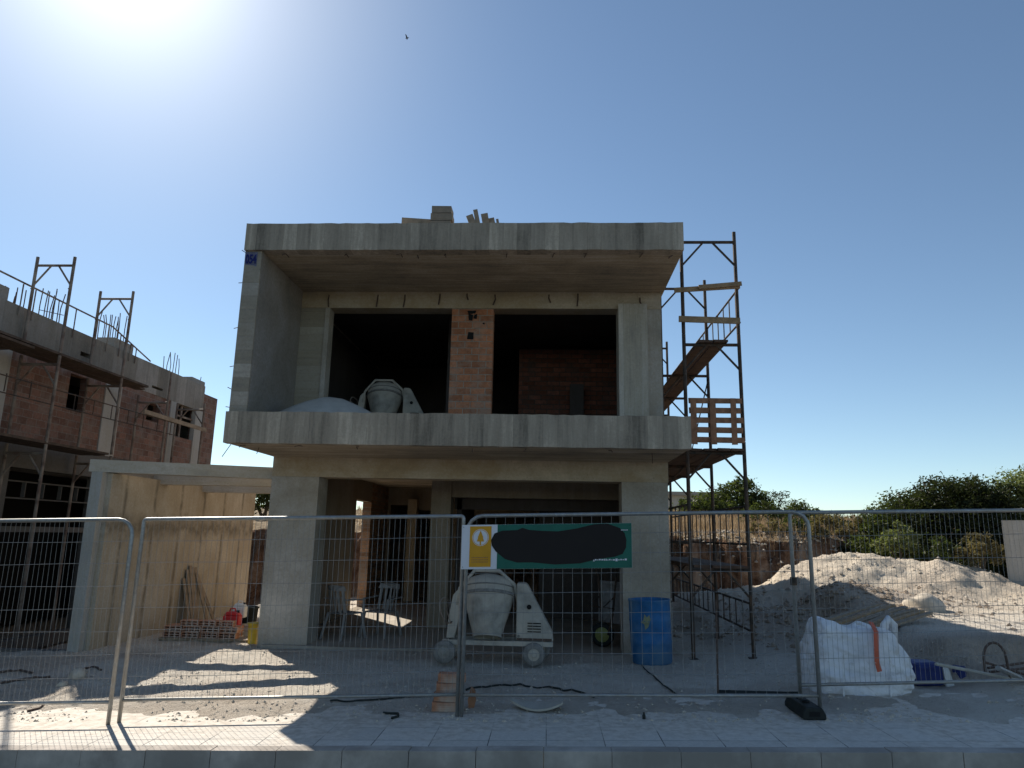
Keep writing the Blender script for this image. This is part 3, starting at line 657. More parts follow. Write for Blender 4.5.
sl = thing('facade_scaffold', 'long rusty frame scaffold with two plank walkways along the brick shell', 'scaffold', (-9.9, 15, -2.4))
XO, XI = -9.5, -10.27
zd2 = aX(60, 353, XO).z; zd1 = aX(60, 444, XO).z; ztop = aX(75, 257, XO).z
yfr = [aX(75, 258, XO).y, aX(133, 295, XO).y]
dy = yfr[1]-yfr[0]; ys_ = [yfr[0]-dy, yfr[0], yfr[1], yfr[1]+dy*.98, yfr[1]+dy*1.9]
for i, y in enumerate(ys_):
    frame_part(sl, y, XI, XO, -2.45, zd1-.05, 'scaf2')
    frame_part(sl, y, XI, XO, zd1-.02, zd2-.05 if i < 4 else zd2+.1, 'scaf2')
    if i in (1, 2): frame_part(sl, y, XI, XO, zd2, ztop, 'scaf2')
    elif i == 3:
        b = MB(); b.tube([(XO, y, zd2-.3), (XO, y, zd2+.55)], .024, 8); b.build('upright', 'scaf2', sl)
def deck2(y0, y1, z):
    b = MB()
    for k in range(3):
        x = XI+.05+k*.25
        b.box(x, x+.23, y0+random.uniform(-.3, .1), y1+random.uniform(-.2, .2), z-.04, z+.005, .004)
    return b.build('deck', 'darkdeck', sl)
deck2(8, aX(150, 395, XO).y, zd2); deck2(8, 12.4, zd2-.06); deck2(8, aX(112, 455, XO).y, zd1)
b = MB()
for z in (zd1+.75, zd1+1.05): b.tube([(XO, ys_[0]-4, z-.1), (XO, ys_[3]+.5, z)], .012, 6)
for y in [ys_[1]+k*.62 for k in range(-4, 8)]: b.tube([(XO, y, zd1+.72), (XO, y, zd1+1.04)], .01, 5)
b.build('guard_rail', 'scaf', sl)
b = MB(); b.beam((XO+.02, ys_[2]+1, zd2-.62), (XO+.02, ys_[4]+.2, zd2-.62), .03, .1); b.build('rail_board', 'oldwood', sl)
b = MB(); XR_ = XF+.05
pa = aX(0, 271, XR_); pb = aX(112, 332, XR_); pc = aX(150, 364, XR_); zz = pa.z
b.tube([(XR_, pa.y-4, zz), (XR_, pa.y, zz), (XR_, pb.y, zz-.03), (XR_, pc.y, zr+.02)], .018, 6)
for px in (21, 34.5, 78, 101, 113, 126, 131, 137, 143):
    y = aX(px, 300, XR_).y; t = max(0, (y-pb.y)/(pc.y-pb.y)); b.tube([(XR_, y, zr-.2), (XR_, y, (zz-.03)*(1-t)+zr*t)], .013, 6)
tag(recentre(b.build('roof_rail', 'scaf2'), (XR_, 15, zr)), 'thin steel handrail running along the roof edge of the brick shell', 'handrail')

# ------------------------------------------------------------------ fence panels
def fence_panel(xa, ya, xb, yb, label, sp=.05, r=.12, ends=(1, 1), rail=.2, hgt=1.95, rows=8):
    a = Vector((xa, ya, zs(xa))); c = Vector((xb, yb, zs(xb)))
    root = thing('mesh_fence', label, 'fence panel', tuple((a+c)/2), group='temporary mesh fence panels')
    d = (c-a); L = d.length; d = d/L; up = Vector((0, 0, 1))
    P = lambda u, h: tuple(a+d*u+up*h)
    b = MB(); pts = [(0, .0), (0, hgt-r)]+[(r-r*math.cos(t), hgt-r+r*math.sin(t)) for t in (R(22), R(45), R(68))]+[(r, hgt), (L-r, hgt)]+[(L-r+r*math.sin(t), hgt-r+r*math.cos(t)) for t in (R(22), R(45), R(68))]+[(L, hgt-r), (L, 0)]
    b.tube([P(*q) for q in pts], .020, 10); b.tube([P(.01, rail), P(L-.01, rail)], .017, 8)
    b.build('frame', 'galv', root, smooth=True)
    b = MB(); n = int(L/sp); ph = random.random()*6
    for i in range(1, n):
        u = i*L/n; wv = .004*math.sin(u*7+ph); tp = hgt
        e = min(u, L-u)
        if e < r: tp = hgt-r+math.sqrt(max(0, r*r-(r-e)**2))
        q0, q1, q2 = P(u+wv, rail), P(u-wv+.004*math.sin(u*3), (rail+hgt)/2), P(u+wv, tp)
        b.tube([q0, (q1[0], q1[1]+.006*math.sin(u*5), q1[2]), q2], .0017, 4, cap=False)
    for k in range(1, rows):
        h = rail+(hgt-rail)*k/rows
        b.tube([P(L*j/12, h+.004*math.sin(j+ph*k)) for j in range(13)], .0024, 4, cap=False)
    b.build('wire_mesh', 'wire', root)
    return root, P
q = aZ(119, 722, -1.87); q2 = aZ(457, 716, zs(-.87)); q3 = aZ(821, 718, zs(2.64)); q4 = aZ(803, 712, zs(2.5)); q0 = aZ(108, 724, -1.87)
fence_panel(q0.x-3.5, q0.y-.18, q0.x, q0.y, 'mesh fence panel with rounded corner in front of the brick shell', .05, .16)
fence_panel(q.x, q.y, q2.x, q2.y, 'mesh fence panel in front of the carport beams and front pier', .055, .03)
p3, P3 = fence_panel(q2.x+.045, q2.y-.02, q3.x, q3.y, 'wide meshed fence panel that carries the green sign board', .098, .16, rows=9)
fence_panel(q4.x, q4.y+.05, q4.x+3.5, q4.y+.38, 'mesh fence panel in front of the big white bag and earth heaps', .052, .05, rail=.24, rows=7)
fence_panel(q4.x+3.56, q4.y+.38, q4.x+7, q4.y+.5, 'mesh fence panel furthest along past the white bag', .052, .1, rail=.24, rows=7)
fence_panel(q0.x-7.1, q0.y-.3, q0.x-3.56, q0.y-.18, 'mesh fence panel nearest the far end of the brick shell', .05, .12)
# rubber foot
ft = thing('rubber_block', 'black recycled rubber foot block on the pavement under two fence posts', 'fence foot', (q4.x, q4.y, zs(q4.x)))
b = MB(); b.prism([(-.11, 0), (.11, 0), (.11, .05), (.075, .11), (-.075, .11), (-.11, .05)], lambda a, c, t: (a, t, c), -.33, .22); b.build('block', 'black', ft, local=True, bevel=.012)
b = MB(); b.box(-.05, .05, -.334, -.326, .03, .075); b.build('grip_slot', 'dark', ft, local=True)
for y in (.1, -.1):
    b = MB(); b.lathe([(.035, .111), (.035, .125), (.022, .125), (.022, .111)], 14, Matrix.Translation((0, y, 0)), close=False); b.build('socket', 'dark', ft, local=True)
b = MB(); b.lathe([(.034, -.04), (.034, .04)], 10, Matrix.Translation((q4.x, q4.y+.05, zs(q4.x)+1.25)))
tag(recentre(b.build('pipe_clamp', 'scaf'), (q4.x, q4.y, zs(q4.x)+1.25)), 'small dark clamp halfway up the fence post over the rubber block', 'clamp')

# sign board on panel 3
pa = aY(461.5, 547, q2.y-.06); pb = aY(632, 547, 7.40)
dirx = (Vector((q3.x, q3.y, zs(q3.x)))-Vector((q2.x, q2.y, zs(q2.x)))).normalized()
w = 1.74; hgt_ = .445
sg = thing('sign_board', 'green white and ochre banner sign with tree emblem tied to the fence', 'sign', (pa.x, q2.y-.055, 0))
zc = aY(461.5, 547, q2.y-.055).z; slope = dirx.z/dirx.x; ysl = dirx.y/dirx.x
S = lambda u, v, t: (u*w, ysl*u*w-t, zc+v*hgt_/2+slope*u*w)
def plate(name, poly, t0, t1, mat, parent):
    b = MB(); b.prism(poly, lambda a, c, t: S(a, c, t), t0, t1); return b.build(name, mat, parent, local=True)
def rect(u0, u1, v0, v1): return [(u0, v0), (u1, v0), (u1, v1), (u0, v1)]
bd = plate('board', rect(0, 1, -1, 1), 0, .006, 'signwhite', sg)
oc = plate('ochre_panel', rect(.048, .176, -.90, .93), .007, .009, 'ochre', bd)
plate('green_panel', rect(.212, .999, -.995, .995), .007, .009, 'green', bd)
cr = .068; ar = w/(hgt_/2)
circ = lambda cu, cv, rr, n=28: [(cu+rr*math.cos(2*math.pi*k/n), cv+rr*ar*math.sin(2*math.pi*k/n)) for k in range(n)]
ro = circ(.112, .42, .049); plate('emblem_disc', ro, .010, .011, 'signwhite', bd)
b = MB(); n = 28; o1 = circ(.112, .42, .046); o2 = circ(.112, .42, .043)
b.add([S(*q_, .0118) for q_ in o1]+[S(*q_, .0118) for q_ in o2], [(k, (k+1) % n, n+(k+1) % n, n+k) for k in range(n)]); b.build('emblem_ring', 'ochre', bd, local=True)
tv = [(.108, .08), (.116, .08), (.116, .24), (.134, .24), (.126, .42), (.129, .42), (.112, .74), (.095, .42), (.098, .42), (.090, .24), (.108, .24)]
plate('emblem_tree', tv, .0122, .0132, 'ochre', bd)
blob = [(.175, .30), (.195, .60), (.24, .72), (.33, .74), (.36, .84), (.40, .74), (.49, .68), (.57, .66), (.68, .78), (.78, .96), (.86, .98), (.93, .78), (.958, .55), (.968, .25), (.965, -.1), (.945, -.38), (.90, -.5), (.80, -.60), (.70, -.78), (.55, -.82), (.42, -.72), (.33, -.72), (.26, -.56), (.205, -.22), (.18, .05)]
plate('dark_patch', blob, .0105, .0125, 'charcoal', bd)  # redaction blot laid over the sign's lettering as a dark plate
b = MB(); u = .775
while u < .962:
    l = random.choice((.006, .009, .012)); hh = random.choice((.04, .06, .08)); v0 = -.66+random.uniform(-.01, .01)
    if .895 < u < .905: hh = .12; v0 = -.7
    b.prism(rect(u, u+l, v0-.0, v0+hh), lambda a, c, t: S(a, c, t), .0135, .0145); u += l+.0035
for k in range(6): b.prism(rect(.938+k*.007, .942+k*.007, .66, .71), lambda a, c, t: S(a, c, t), .0135, .0145)
b.prism([(.77, -.73), (.78, -.70), (.80, -.58), (.785, -.66)], lambda a, c, t: S(a, c, t), .0135, .0145)
b.build('lettering', 'signwhite', bd, local=True)
b = MB()
for v_ in (-.50, -.60, -.70):
    for k in range(11): b.prism(rect(.062+k*.009, .068+k*.009, v_, v_+.035), lambda a, c, t: S(a, c, t), .0095, .0102)
b.build('lettering', 'barrier', bd, local=True)
b = MB()
for u, v in ((.01, .9), (.99, .9), (.01, -.9), (.99, -.9)): b.tube([S(u, v, .012), S(u, v, -.05)], .004, 5)
b.build('cable_tie', 'black', sg, local=True)

# ------------------------------------------------------------------ site objects
def onz(px, py, z=-1.78):
    for _ in range(6):
        p = aZ(px, py, z); z = gz(p.x, p.y)
    return Vector((p.x, p.y, z))
# barrel
br = thing('plastic_barrel', 'bright blue open plastic barrel standing against the front pier', 'barrel', (1.52, 11.0, gz(1.52, 11.0)))
b = MB(); Tt = Matrix.Rotation(R(-2), 4, 'Y')
b.lathe([(.27, 0), (.285, .03), (.295, .3), (.30, .32), (.295, .34), (.298, .62), (.303, .64), (.298, .66), (.298, .92), (.305, .93), (.305, .95), (.29, .95), (.285, .93), (.28, .05), (.01, .03)], 32, Tt, close=False)
b.build('shell', 'blue', br, local=True, smooth=True)
b = MB(); pts = [(.0, .0), (.03, .09), (.015, .16), (-.02, .12), (-.05, .17), (-.07, .08), (-.11, .05), (-.06, .02), (-.05, -.06), (-.01, -.02)]
b.prism(pts, lambda a, c, t: Tt @ Vector((-.06+a, -math.sqrt(max(.01, .2985**2-(-.06+a)**2))-t, .58+c)), -.004, .004); b.build('paint_splash', 'splash', br, local=True)
br.scale = (1, 1, .93)
# wheelbarrow
wb = thing('wheelbarrow', 'pale wheelbarrow tipped on its nose beside the inner face of the pier', 'wheelbarrow', (1.03, 12.6, -1.795))
Tw = Matrix.Translation((-.05, -.1, .2)) @ Matrix.Rotation(R(35), 4, 'Z') @ Matrix.Rotation(R(90), 4, 'X')
b = MB(); b.lathe([(.12, -.04), (.17, -.045), (.195, -.02), (.195, .02), (.17, .045), (.12, .04)], 22, Tw, close=False); wl = b.build('wheel', 'black', wb, local=True, smooth=True)
b = MB(); b.lathe([(.125, -.02), (.125, .02), (.04, .045)], 18, Tw); b.build('rim', 'hub', wl, local=True)
b = MB()
for x in (-.16, .12): b.tube([(x*.5, -.08, .2), (x, -.02, .55), (x*1.5, .0, 1.1), (x*1.8, -.06, 1.35)], .017, 8)
b.tube([(-.2, -.01, .62), (-.22, -.28, .66), (-.2, -.02, .8)], .014, 6); b.tube([(.14, -.01, .62), (.16, -.28, .66), (.14, -.02, .8)], .014, 6); b.build('handle_frame', 'scaf', wb, local=True)
b = MB(); g2 = []
for j in range(9):
    for i in range(9):
        u = i/8*2-1; v = j/8*2-1; dd = 1-max(abs(u), abs(v))**3
        b.v.append((u*.26-.02, .03+.2*dd, .72+v*.34*(1)+.0))
b.f = [(j*9+i, j*9+i+1, (j+1)*9+i+1, (j+1)*9+i) for j in range(8) for i in range(8)]
o = b.build('tray', 'dustwhite', wb, local=True, smooth=True); mdf = o.modifiers.new('s', 'SOLIDIFY'); mdf.thickness = .006
wb.rotation_euler = (0, 0, R(-50))
# monobloc chairs
def chair(loc, rz, label):
    c = thing('plastic_chair', label, 'chair', loc, rz, 'plastic chairs in the ground floor')
    b = MB(); b.box(-.22, .22, -.2, .22, .41, .435); b.build('seat', 'dustwhite', c, local=True, bevel=.01)
    b = MB(); pf = lambda a, z, t: (a, .21+(z-.43)*.22+t+.08*(abs(a)/.22)**2*-1, z)
    for k in range(5): b.prism([(-.19+k*.085, .44), (-.15+k*.085, .44), (-.15+k*.085, .80), (-.19+k*.085, .80)], pf, 0, .012)
    b.prism([(-.22, .80), (0, .80), (.22, .80), (.2, .88), (0, .9), (-.2, .88)], pf, 0, .014); b.build('backrest', 'dustwhite', c, local=True)
    for sx in (-1, 1):
        b = MB(); b.beam((sx*.25, -.2, .64), (sx*.25, .26, .66), .045, .02); b.beam((sx*.25, -.19, .63), (sx*.24, -.21, .42), .03, .035); b.build('armrest', 'dustwhite', c, local=True)
        b = MB(); b.beam((sx*.21, -.19, .42), (sx*.26, -.26, 0), .035, .04); b.build('leg', 'dustwhite', c, local=True)
        b = MB(); b.beam((sx*.2, .2, .42), (sx*.25, .3, 0), .035, .04); b.build('leg', 'dustwhite', c, local=True)
    return c
chair((-3.5, 12.75, -1.795), R(150), 'dusty plastic armchair close behind the wide front pier')
chair((-2.95, 13.1, -1.795), R(-20), 'dusty plastic armchair beside the sun patch on the floor')
# loose bricks
def brick_mesh(l=.30, w_=.14, h=.09, mat='loose_brick', name='brick'):
    b = MB(); nx_, nz_ = 3, 2; t = .012   # hollow block, holes run along y
    b.box(-l/2, l/2, -w_/2, w_/2, 0, t); b.box(-l/2, l/2, -w_/2, w_/2, h-t, h); b.box(-l/2, l/2, -w_/2+.01, w_/2-.01, h/2-t/2, h/2+t/2)
    for k in range(nx_+1):
        x = -l/2+t/2+k*(l-t)/nx_
        b.box(x-t/2, x+t/2, -w_/2+.001, w_/2-.001, t, h-t)
    return b.build(name, mat)
proto = None
def put_brick(x, y, z, rz, label, group, rx=0):
    global proto
    if proto is None: proto = brick_mesh(); o = proto
    else: o = proto.copy(); COL.objects.link(o)
    o.location = (x, y, z); o.rotation_euler = (rx, 0, rz); return tag(o, label, 'brick', group)
bx, by = aZ(195, 636, -1.82).x+.38, 12.4
zb0 = gz(bx, by)+.01
for lay, (n, x0, rows) in enumerate(((4, -.62, 2), (4, -.60, 2), (3, -.35, 1))):
    for r_ in range(rows):
        for k in range(n):
            put_brick(bx+x0+k*.315+random.uniform(-.01, .01), by+r_*.16+random.uniform(-.01, .01), zb0+.05+lay*.095, random.uniform(-.03, .03), 'hollow red brick in the flat pile before the beige carport wall', 'bricks piled by the carport wall')
b = MB(); b.box(bx-.8, bx+.75, by-.12, by+.3, zb0-.03, zb0+.045, .008)
for k in range(7): b.box(bx-.8+k*.23, bx-.68+k*.23, by-.15, by+.32, zb0+.03, zb0+.048)
tag(recentre(b.build('pallet', 'oldwood'), (bx, by, zb0)), 'flat timber pallet under the red brick pile in the yard', 'pallet')
q = onz(444, 714); zz = zs(q.x)
proto = None
def solid_brick():
    b = MB(); h = .088; b.box(-.135, .135, -.06, .06, 0, h, .002)
    for k in range(4): b.box(-.133, .133, -.064, -.058, .012+k*.019, .023+k*.019)
    return b.build('brick', 'loose_brick')
proto = solid_brick()
for i, (dx, rz, dy_) in enumerate(((0, .05, 0), (.02, -.12, .01), (.035, .16, .0), (.055, -.04, .01))):
    if i: proto_ = proto; proto = proto_
    put_first = i == 0
    (put_brick if i else (lambda *a: tag(proto, a[4], 'brick', a[5])))(q.x+dx, q.y+.1+dy_, zz+.001+i*.091, rz, 'orange ribbed brick in the small stack at the foot of the fence post', 'bricks stacked by the fence post')
proto.location = (q.x, q.y+.1, zz+.001); proto.rotation_euler = (0, 0, .05)
b = MB(); q = Vector((q.x+.23, q.y+.16, zz)); b.prism([(0, .02), (.05, 0), (.07, .08), (.06, .18), (.02, .22), (-.01, .1)], lambda a, c, t: (q.x+a, q.y+t, q.z+c), 0, .07)
tag(b.build('broken_brick', 'barrier'), 'broken brick shard standing just behind the fence post by the small stack', 'brick')
# leaning shuttering boards on the carport wall
for i in range(6):
    y = aX(181+i*2.6, 600, -6.96).y; h = [.92, 1.08, 1.15, 1.12, 1.1, .95][i]; sl_ = .5 if i == 5 else (.3 if i == 4 else 0)
    b = MB(); b.beam((-6.72, y+sl_, -1.86), (-6.955, y, -1.86+h), .09, .02, up=(1, 0, 0))
    tag(recentre(b.build('shuttering_board', 'oldwood'), (-6.85, y, -1.4)), 'grey shuttering board leaning in the bundle against the beige carport wall', 'board', 'boards leaning on the carport wall')
# canisters and buckets
def jug(loc, mat, label, s=1.0, name='canister'):
    r_ = thing(name, label, 'canister', loc)
    b = MB(); b.box(-.15*s, .15*s, -.1*s, .1*s, 0, .26*s); b.prism([(-.15*s, .26*s), (.15*s, .26*s), (.08*s, .33*s), (-.1*s, .33*s)], lambda a, c, t: (a, t, c), -.08*s, .08*s); b.build('body', mat, r_, local=True, bevel=.02)
    b = MB(); b.tube([(-.07*s, 0, .32*s), (-.05*s, 0, .38*s), (.03*s, 0, .38*s), (.05*s, 0, .32*s)], .014*s, 8); b.build('handle', mat, r_, local=True, smooth=True)
    b = MB(); b.lathe([(.03*s, .32*s), (.03*s, .36*s)], 12, Matrix.Translation((.09*s, 0, -.01))); b.build('cap', 'black', r_, local=True); return r_
def pail(loc, mat, label, r0=.13, h=.28):
    r_ = thing('bucket', label, 'bucket', loc)
    b = MB(); b.lathe([(r0*.8, 0), (r0, h), (r0+.012, h), (r0+.012, h-.02), (r0, h-.02)], 24, close=False); b.lathe([(.005, .01), (r0*.78, .01), (r0*.96, h)], 24, close=False); b.build('body', mat, r_, local=True, smooth=True)
    b = MB(); b.tube([(r0*math.cos(t), -.02-.09*math.sin(t), h-.02+.03*math.sin(t)) for t in [math.pi*k/8 for k in range(9)]], .004, 5); b.build('handle', 'galv', r_, local=True); return r_
p = aZ(240, 626, -1.8); jug((p.x+.30, 12.9, gz(p.x, 12.9)+.12), 'red', 'red plastic fuel canister on rubble behind the front pier', .95)
jug((aY(237, 606, 13).x, 13.15, -1.55), 'pwhite', 'white plastic jug standing behind the red canister', .75)
pail((aY(243, 606, 13.5).x+.05, 13.6, gz(-5.9, 13.6)), 'black', 'black bucket behind the white jug in the yard', .2, .45)
pail((-4.84, 12.15, gz(-4.9, 12.15)), 'yellow', 'yellow plastic bucket tucked against the outer side of the pier', .10, .33)
# rubble support for canisters
b = MB()
for k in range(26):
    x, y = random.uniform(-6.3, -5.0), random.uniform(12.6, 13.5); s_ = random.uniform(.05, .14); b.box(x-s_, x+s_, y-s_*.6, y+s_*.6, -1.86, -1.86+random.uniform(.08, .2), .03)
tag(b.build('rubble', 'stone'), 'broken concrete rubble round the canisters in the yard', 'rubble', kind='stuff')
# big bag
def bigbag():
    l = onz(806, 702, -1.6); Yb = 8.9; xa = aY(806, 700, Yb).x; xb = aY(904, 700, Yb).x; z0 = gz((xa+xb)/2, Yb)-.02
    r_ = thing('bulk_bag', 'large slumped white woven bulk bag with an orange strap behind the fence', 'bag', ((xa+xb)/2, Yb, z0))
    W, cx, n, m = (xb-xa)/2, 0, 110, 44
    tops = [(0, .84), (.12, .86), (.25, .80), (.42, .73), (.58, .72), (.70, .77), (.80, .73), (.9, .62), (1.0, .48)]
    def topz(u):
        for (a, za), (c, zc_) in zip(tops, tops[1:]):
            if a <= u <= c: t = (u-a)/(c-a); return za+(zc_-za)*(t*t*(3-2*t))
        return tops[-1][1]
    b = MB()
    for j in range(m+1):
        v = j/m
        for k in range(n):
            t = 2*math.pi*k/n; e = .62; ca, sa = math.cos(t), math.sin(t)
            ux = math.copysign(abs(ca)**e, ca); uy = math.copysign(abs(sa)**e, sa)
            prof = (.97+.10*math.sin(math.pi*min(1, v*1.05))) if v < .8 else (1.02-((v-.8)/.2)**2*.26)
            if ux < 0: prof *= 1-.24*v        # the left side leans in towards its tall corner
            x = ux*W*prof; y = uy*.45*prof*(1-.15*v)
            u = (x/W+1)/2; tz = topz(max(0, min(1, u)))
            cz = v*6+.8*math.sin(x*3+2); f = .034*noise.noise(Vector((x*4, y*4, v*2.5)))-.016*(1-abs(noise.noise(Vector((x*2.4+5, y*2.4, cz*.7)))))**6+.010*(1-abs(noise.noise(Vector((x*4+cz*.5, y*4, cz+9)))))**8+.022*noise.noise(Vector((x*11, y*11, v*5+3)))+.02*abs(noise.noise(Vector((x*3+v*4, y*6, v*7+9))))
            x += ux*f; y += uy*f
            b.v.append((x, y, v*tz+(.025*noise.noise(Vector((x*5, y*5, 7))) if v > .6 else 0)))
    for j in range(m):
        for k in range(n): b.f.append((j*n+k, j*n+(k+1) % n, (j+1)*n+(k+1) % n, (j+1)*n+k))
    c0 = len(b.v); tp = [b.v[m*n+k] for k in range(n)]; b.v.append((-.05, 0, .66))
    for k in range(n): b.f.append((m*n+k, m*n+(k+1) % n, c0))
    o = b.build('sack', 'bag', r_, local=True, smooth=True); s_ = o.modifiers.new('s', 'SUBSURF'); s_.levels = s_.render_levels = 1
    b = MB()   # knotted lifting loop at the top corner
    b.tube([(.27, -.2, .62), (.30, -.24, .77), (.35, -.22, .83), (.41, -.2, .77), (.42, -.16, .60)], .045, 10); b.build('lifting_loop', 'bag', r_, local=True, smooth=True)
    b = MB(); xs2 = aY(877, 650, 8.4).x-OFF[r_.name].x; pts = [(xs2+.05, -.28, .80), (xs2+.03, -.44, .72), (xs2, -.49, .55), (xs2-.01, -.50, .40), (xs2+.01, -.50, .31)]
    for p_, q_ in zip(pts, pts[1:]): b.beam(p_, q_, .05, .008, up=(0, 1, 0))
    b.build('strap', 'orange', r_, local=True)
    b = MB()
    for sx_ in (-.3, .2): b.beam((sx_, -.47, .02), (sx_+.02, -.49, .5), .02, .006, up=(0, 1, 0))
    b.build('seam', 'bag', r_, local=True)
bigbag()
# navy sack beside
p = aY(928, 692, 9.2); z0 = gz(p.x, 9.2)
r_ = thing('blue_sack', 'dark blue folded sack lying between the white bulk bag and the earth heap', 'sack', (p.x, 9.2, z0))
b = MB(); b.box(-.2, .13, -.16, .16, 0, .25, .02); b.build('body', 'navy', r_, local=True, bevel=.05)
b = MB(); b.prism([(.145, .0), (.24, .0), (.18, .22), (.12, .24)], lambda a, c, t: (a, t, c), -.15, .0); b.build('label_face', 'pwhite', r_, local=True)
b = MB(); b.box(.33, .42, -.1, .06, 0, .22, .02); b.build('fold', 'navy', r_, local=True, bevel=.02)
# rods and hoop over the earth heap
for i, (x0, y0, x1, y1, Y_, rr, mt) in enumerate(((936, 664, 1028, 682, 8.45, .018, 'sheet'), (988, 668, 1030, 662, 8.75, .014, 'rebar'), (990, 672, 1030, 668, 8.7, .014, 'rebar'), (998, 668, 1020, 678, 8.5, .03, 'galv'), (984, 662, 1030, 676, 8.6, .014, 'rebar'))):
    a = aY(x0, y0, Y_); c = aY(x1, y1, Y_+.2); b = MB(); b.tube([a, c], rr, 7)
    tag(recentre(b.build('rod', mt), a), ['long pale rod slanting over the earth heap towards the blue sack', 'rusty bar lying highest on the earth heap', 'rusty bar lying just under the highest one on the earth heap', 'thick grey pipe stub crossing the rods on the earth heap', 'rusty bar slanting down across the others on the earth heap'][i], 'rod', 'rods on the earth heap')
b = MB(); a = aY(997, 676, 8.6); pts = [a+Vector((-.12+.24*(1-math.cos(math.pi*k/8))/2, 0, .18+.17*math.sin(math.pi*k/8))) for k in range(9)]
b.tube([a+Vector((-.12, 0, .02))]+pts+[a+Vector((.14, 0, -.02))], .014, 7)
tag(recentre(b.build('bent_bar', 'rebar'), a), 'hoop shaped bent steel bar standing in the earth heap', 'bent bar')
# timber pile on rubble
base = onz(880, 622); 
for i, (xa_, ya_, xb_, yb_) in enumerate(((826, 611, 878, 597), (833, 616, 893, 598), (840, 619, 905, 600), (848, 620, 915, 602), (857, 622, 922, 604), (866, 625, 930, 606), (850, 623, 890, 607))):
    a = aY(xa_, ya_+9, 11.1-.08*i); c = aY(xb_, yb_+7, 12.3-.12*i); a.z = max(a.z, gz(a.x, a.y)+.03); c.z = max(c.z, gz(c.x, c.y)+.03)
    b = MB(); b.beam(a, c, .09, .03)
    tag(recentre(b.build('plank', 'wood' if i % 3 == 1 else 'oldwood'), a), 'long thin plank in the pile resting on the rubble mound', 'plank', 'planks piled on the rubble mound')
def rock(x, y, z, s_, label, flat=.75, mat='stone', seed=0):
    bm = bmesh.new(); bmesh.ops.create_icosphere(bm, subdivisions=3, radius=s_)
    for v in bm.verts:
        n_ = v.co.normalized(); v.co *= 1+.28*noise.noise(n_*1.5+Vector((seed, 0, 0)))+.1*noise.noise(n_*4+Vector((seed, 1, 0)))
        v.co.z *= flat
    me = bpy.data.meshes.new('boulder'); bm.to_mesh(me); bm.free(); me.materials.append(M[mat])
    for p_ in me.polygons: p_.use_smooth = True
    o = bpy.data.objects.new('boulder', me); COL.objects.link(o); o.location = (x, y, z); return tag(o, label, 'boulder')
q = aY(925, 609, 13.2); rock(q.x, 13.2, q.z, .33, 'rounded pale boulder at the end of the plank pile', seed=3)
q = onz(78, 680); rock(q.x-.02, q.y+.02, q.z+.03, .10, 'jagged pale rock in the sun before the carport post', .8, seed=8)
q = onz(63, 685); rock(q.x-.02, q.y+.02, q.z+.01, .06, 'small brownish rock just beside the jagged pale one', .7, seed=12)
b = MB(); q = aY(938, 606, 14.6)
for k in range(5): b.tube([(q.x-.2+.1*k, 14.5, q.z-.1), (q.x-.1+.1*k, 14.45, q.z+.04*(k % 2)), (q.x+.15+.08*k, 14.5, q.z-.12)], .03, 6)
tag(recentre(b.build('green_netting', 'greenplastic'), (q.x, 14.5, q.z)), 'crumpled bit of green plastic netting beside the boulder', 'netting')
# ground clutter: cables, bars, bent sheet
def gtube(pxs, r_, mat, name, label, cat, lift=.012, n=6):
    pts = []
    raw = [onz(*p_) for p_ in pxs]
    for a, c in zip(raw, raw[1:]):
        for k in range(6):
            p_ = a.lerp(c, k/6); pts.append((p_.x, p_.y, max(gz(p_.x, p_.y), zs(p_.x)-.003 if p_.y < 8.6 else -9)+lift))
    b = MB(); b.tube(pts, r_, n); return tag(recentre(b.build(name, mat), pts[0]), label, cat)
gtube([(466, 691), (490, 687), (520, 686), (555, 689), (580, 693), (597, 700)], .011, 'black', 'cable', 'black cable curving over the dust in front of the mixer', 'cable')
gtube([(330, 703), (370, 701), (420, 698), (440, 696)], .010, 'black', 'cable', 'black cable lying straight beside the small brick stack', 'cable')
gtube([(0, 684), (25, 681), (55, 678)], .016, 'rebar', 'steel_bar', 'dark bar on the ground in shade before the brick shell', 'bar')
gtube([(0, 672), (20, 671), (35, 674)], .014, 'rebar', 'steel_bar', 'short bent bar furthest into the shade before the low wall', 'bar')
gtube([(80, 672), (92, 668), (103, 671)], .014, 'rebar', 'steel_bar', 'curved short bar on the ground beside the jagged rock', 'bar')
gtube([(27, 714), (40, 709), (44, 706)], .012, 'rebar', 'steel_bar', 'short bent bar in the sunlit dust by the pavement edge', 'bar')
gtube([(383, 714), (398, 716), (398, 719), (390, 722)], .012, 'black', 'wire_hook', 'small hooked piece of wire on the shaded pavement', 'wire')
gtube([(642, 666), (660, 683), (681, 700)], .009, 'black', 'cable', 'thin dark cable running from the blue barrel to the fence', 'cable')
q = onz(718, 696); b = MB(); b.tube([(q.x, q.y, q.z-.05), aY(716, 600, q.y)], .011, 7)
tag(recentre(b.build('steel_stake', 'rebar'), q), 'thin upright steel stake standing behind the fence near the scaffold', 'stake')
for i in range(5):
    a = onz(719, 693+i*.8); c = onz(800, 695+i*.7); b = MB(); b.tube([(a.x, a.y, a.z+.02+.012*(i % 2)), (c.x, c.y, c.z+.02+.01*(i % 3))], .011, 6)
    tag(recentre(b.build('reinforcing_bar', 'black'), a), 'black reinforcing bar in the bundle lying along the fence foot', 'bar', 'bars bundled along the fence')
a = onz(511, 708); c = onz(563, 709); b = MB(); L_ = (c-a); n_ = 14
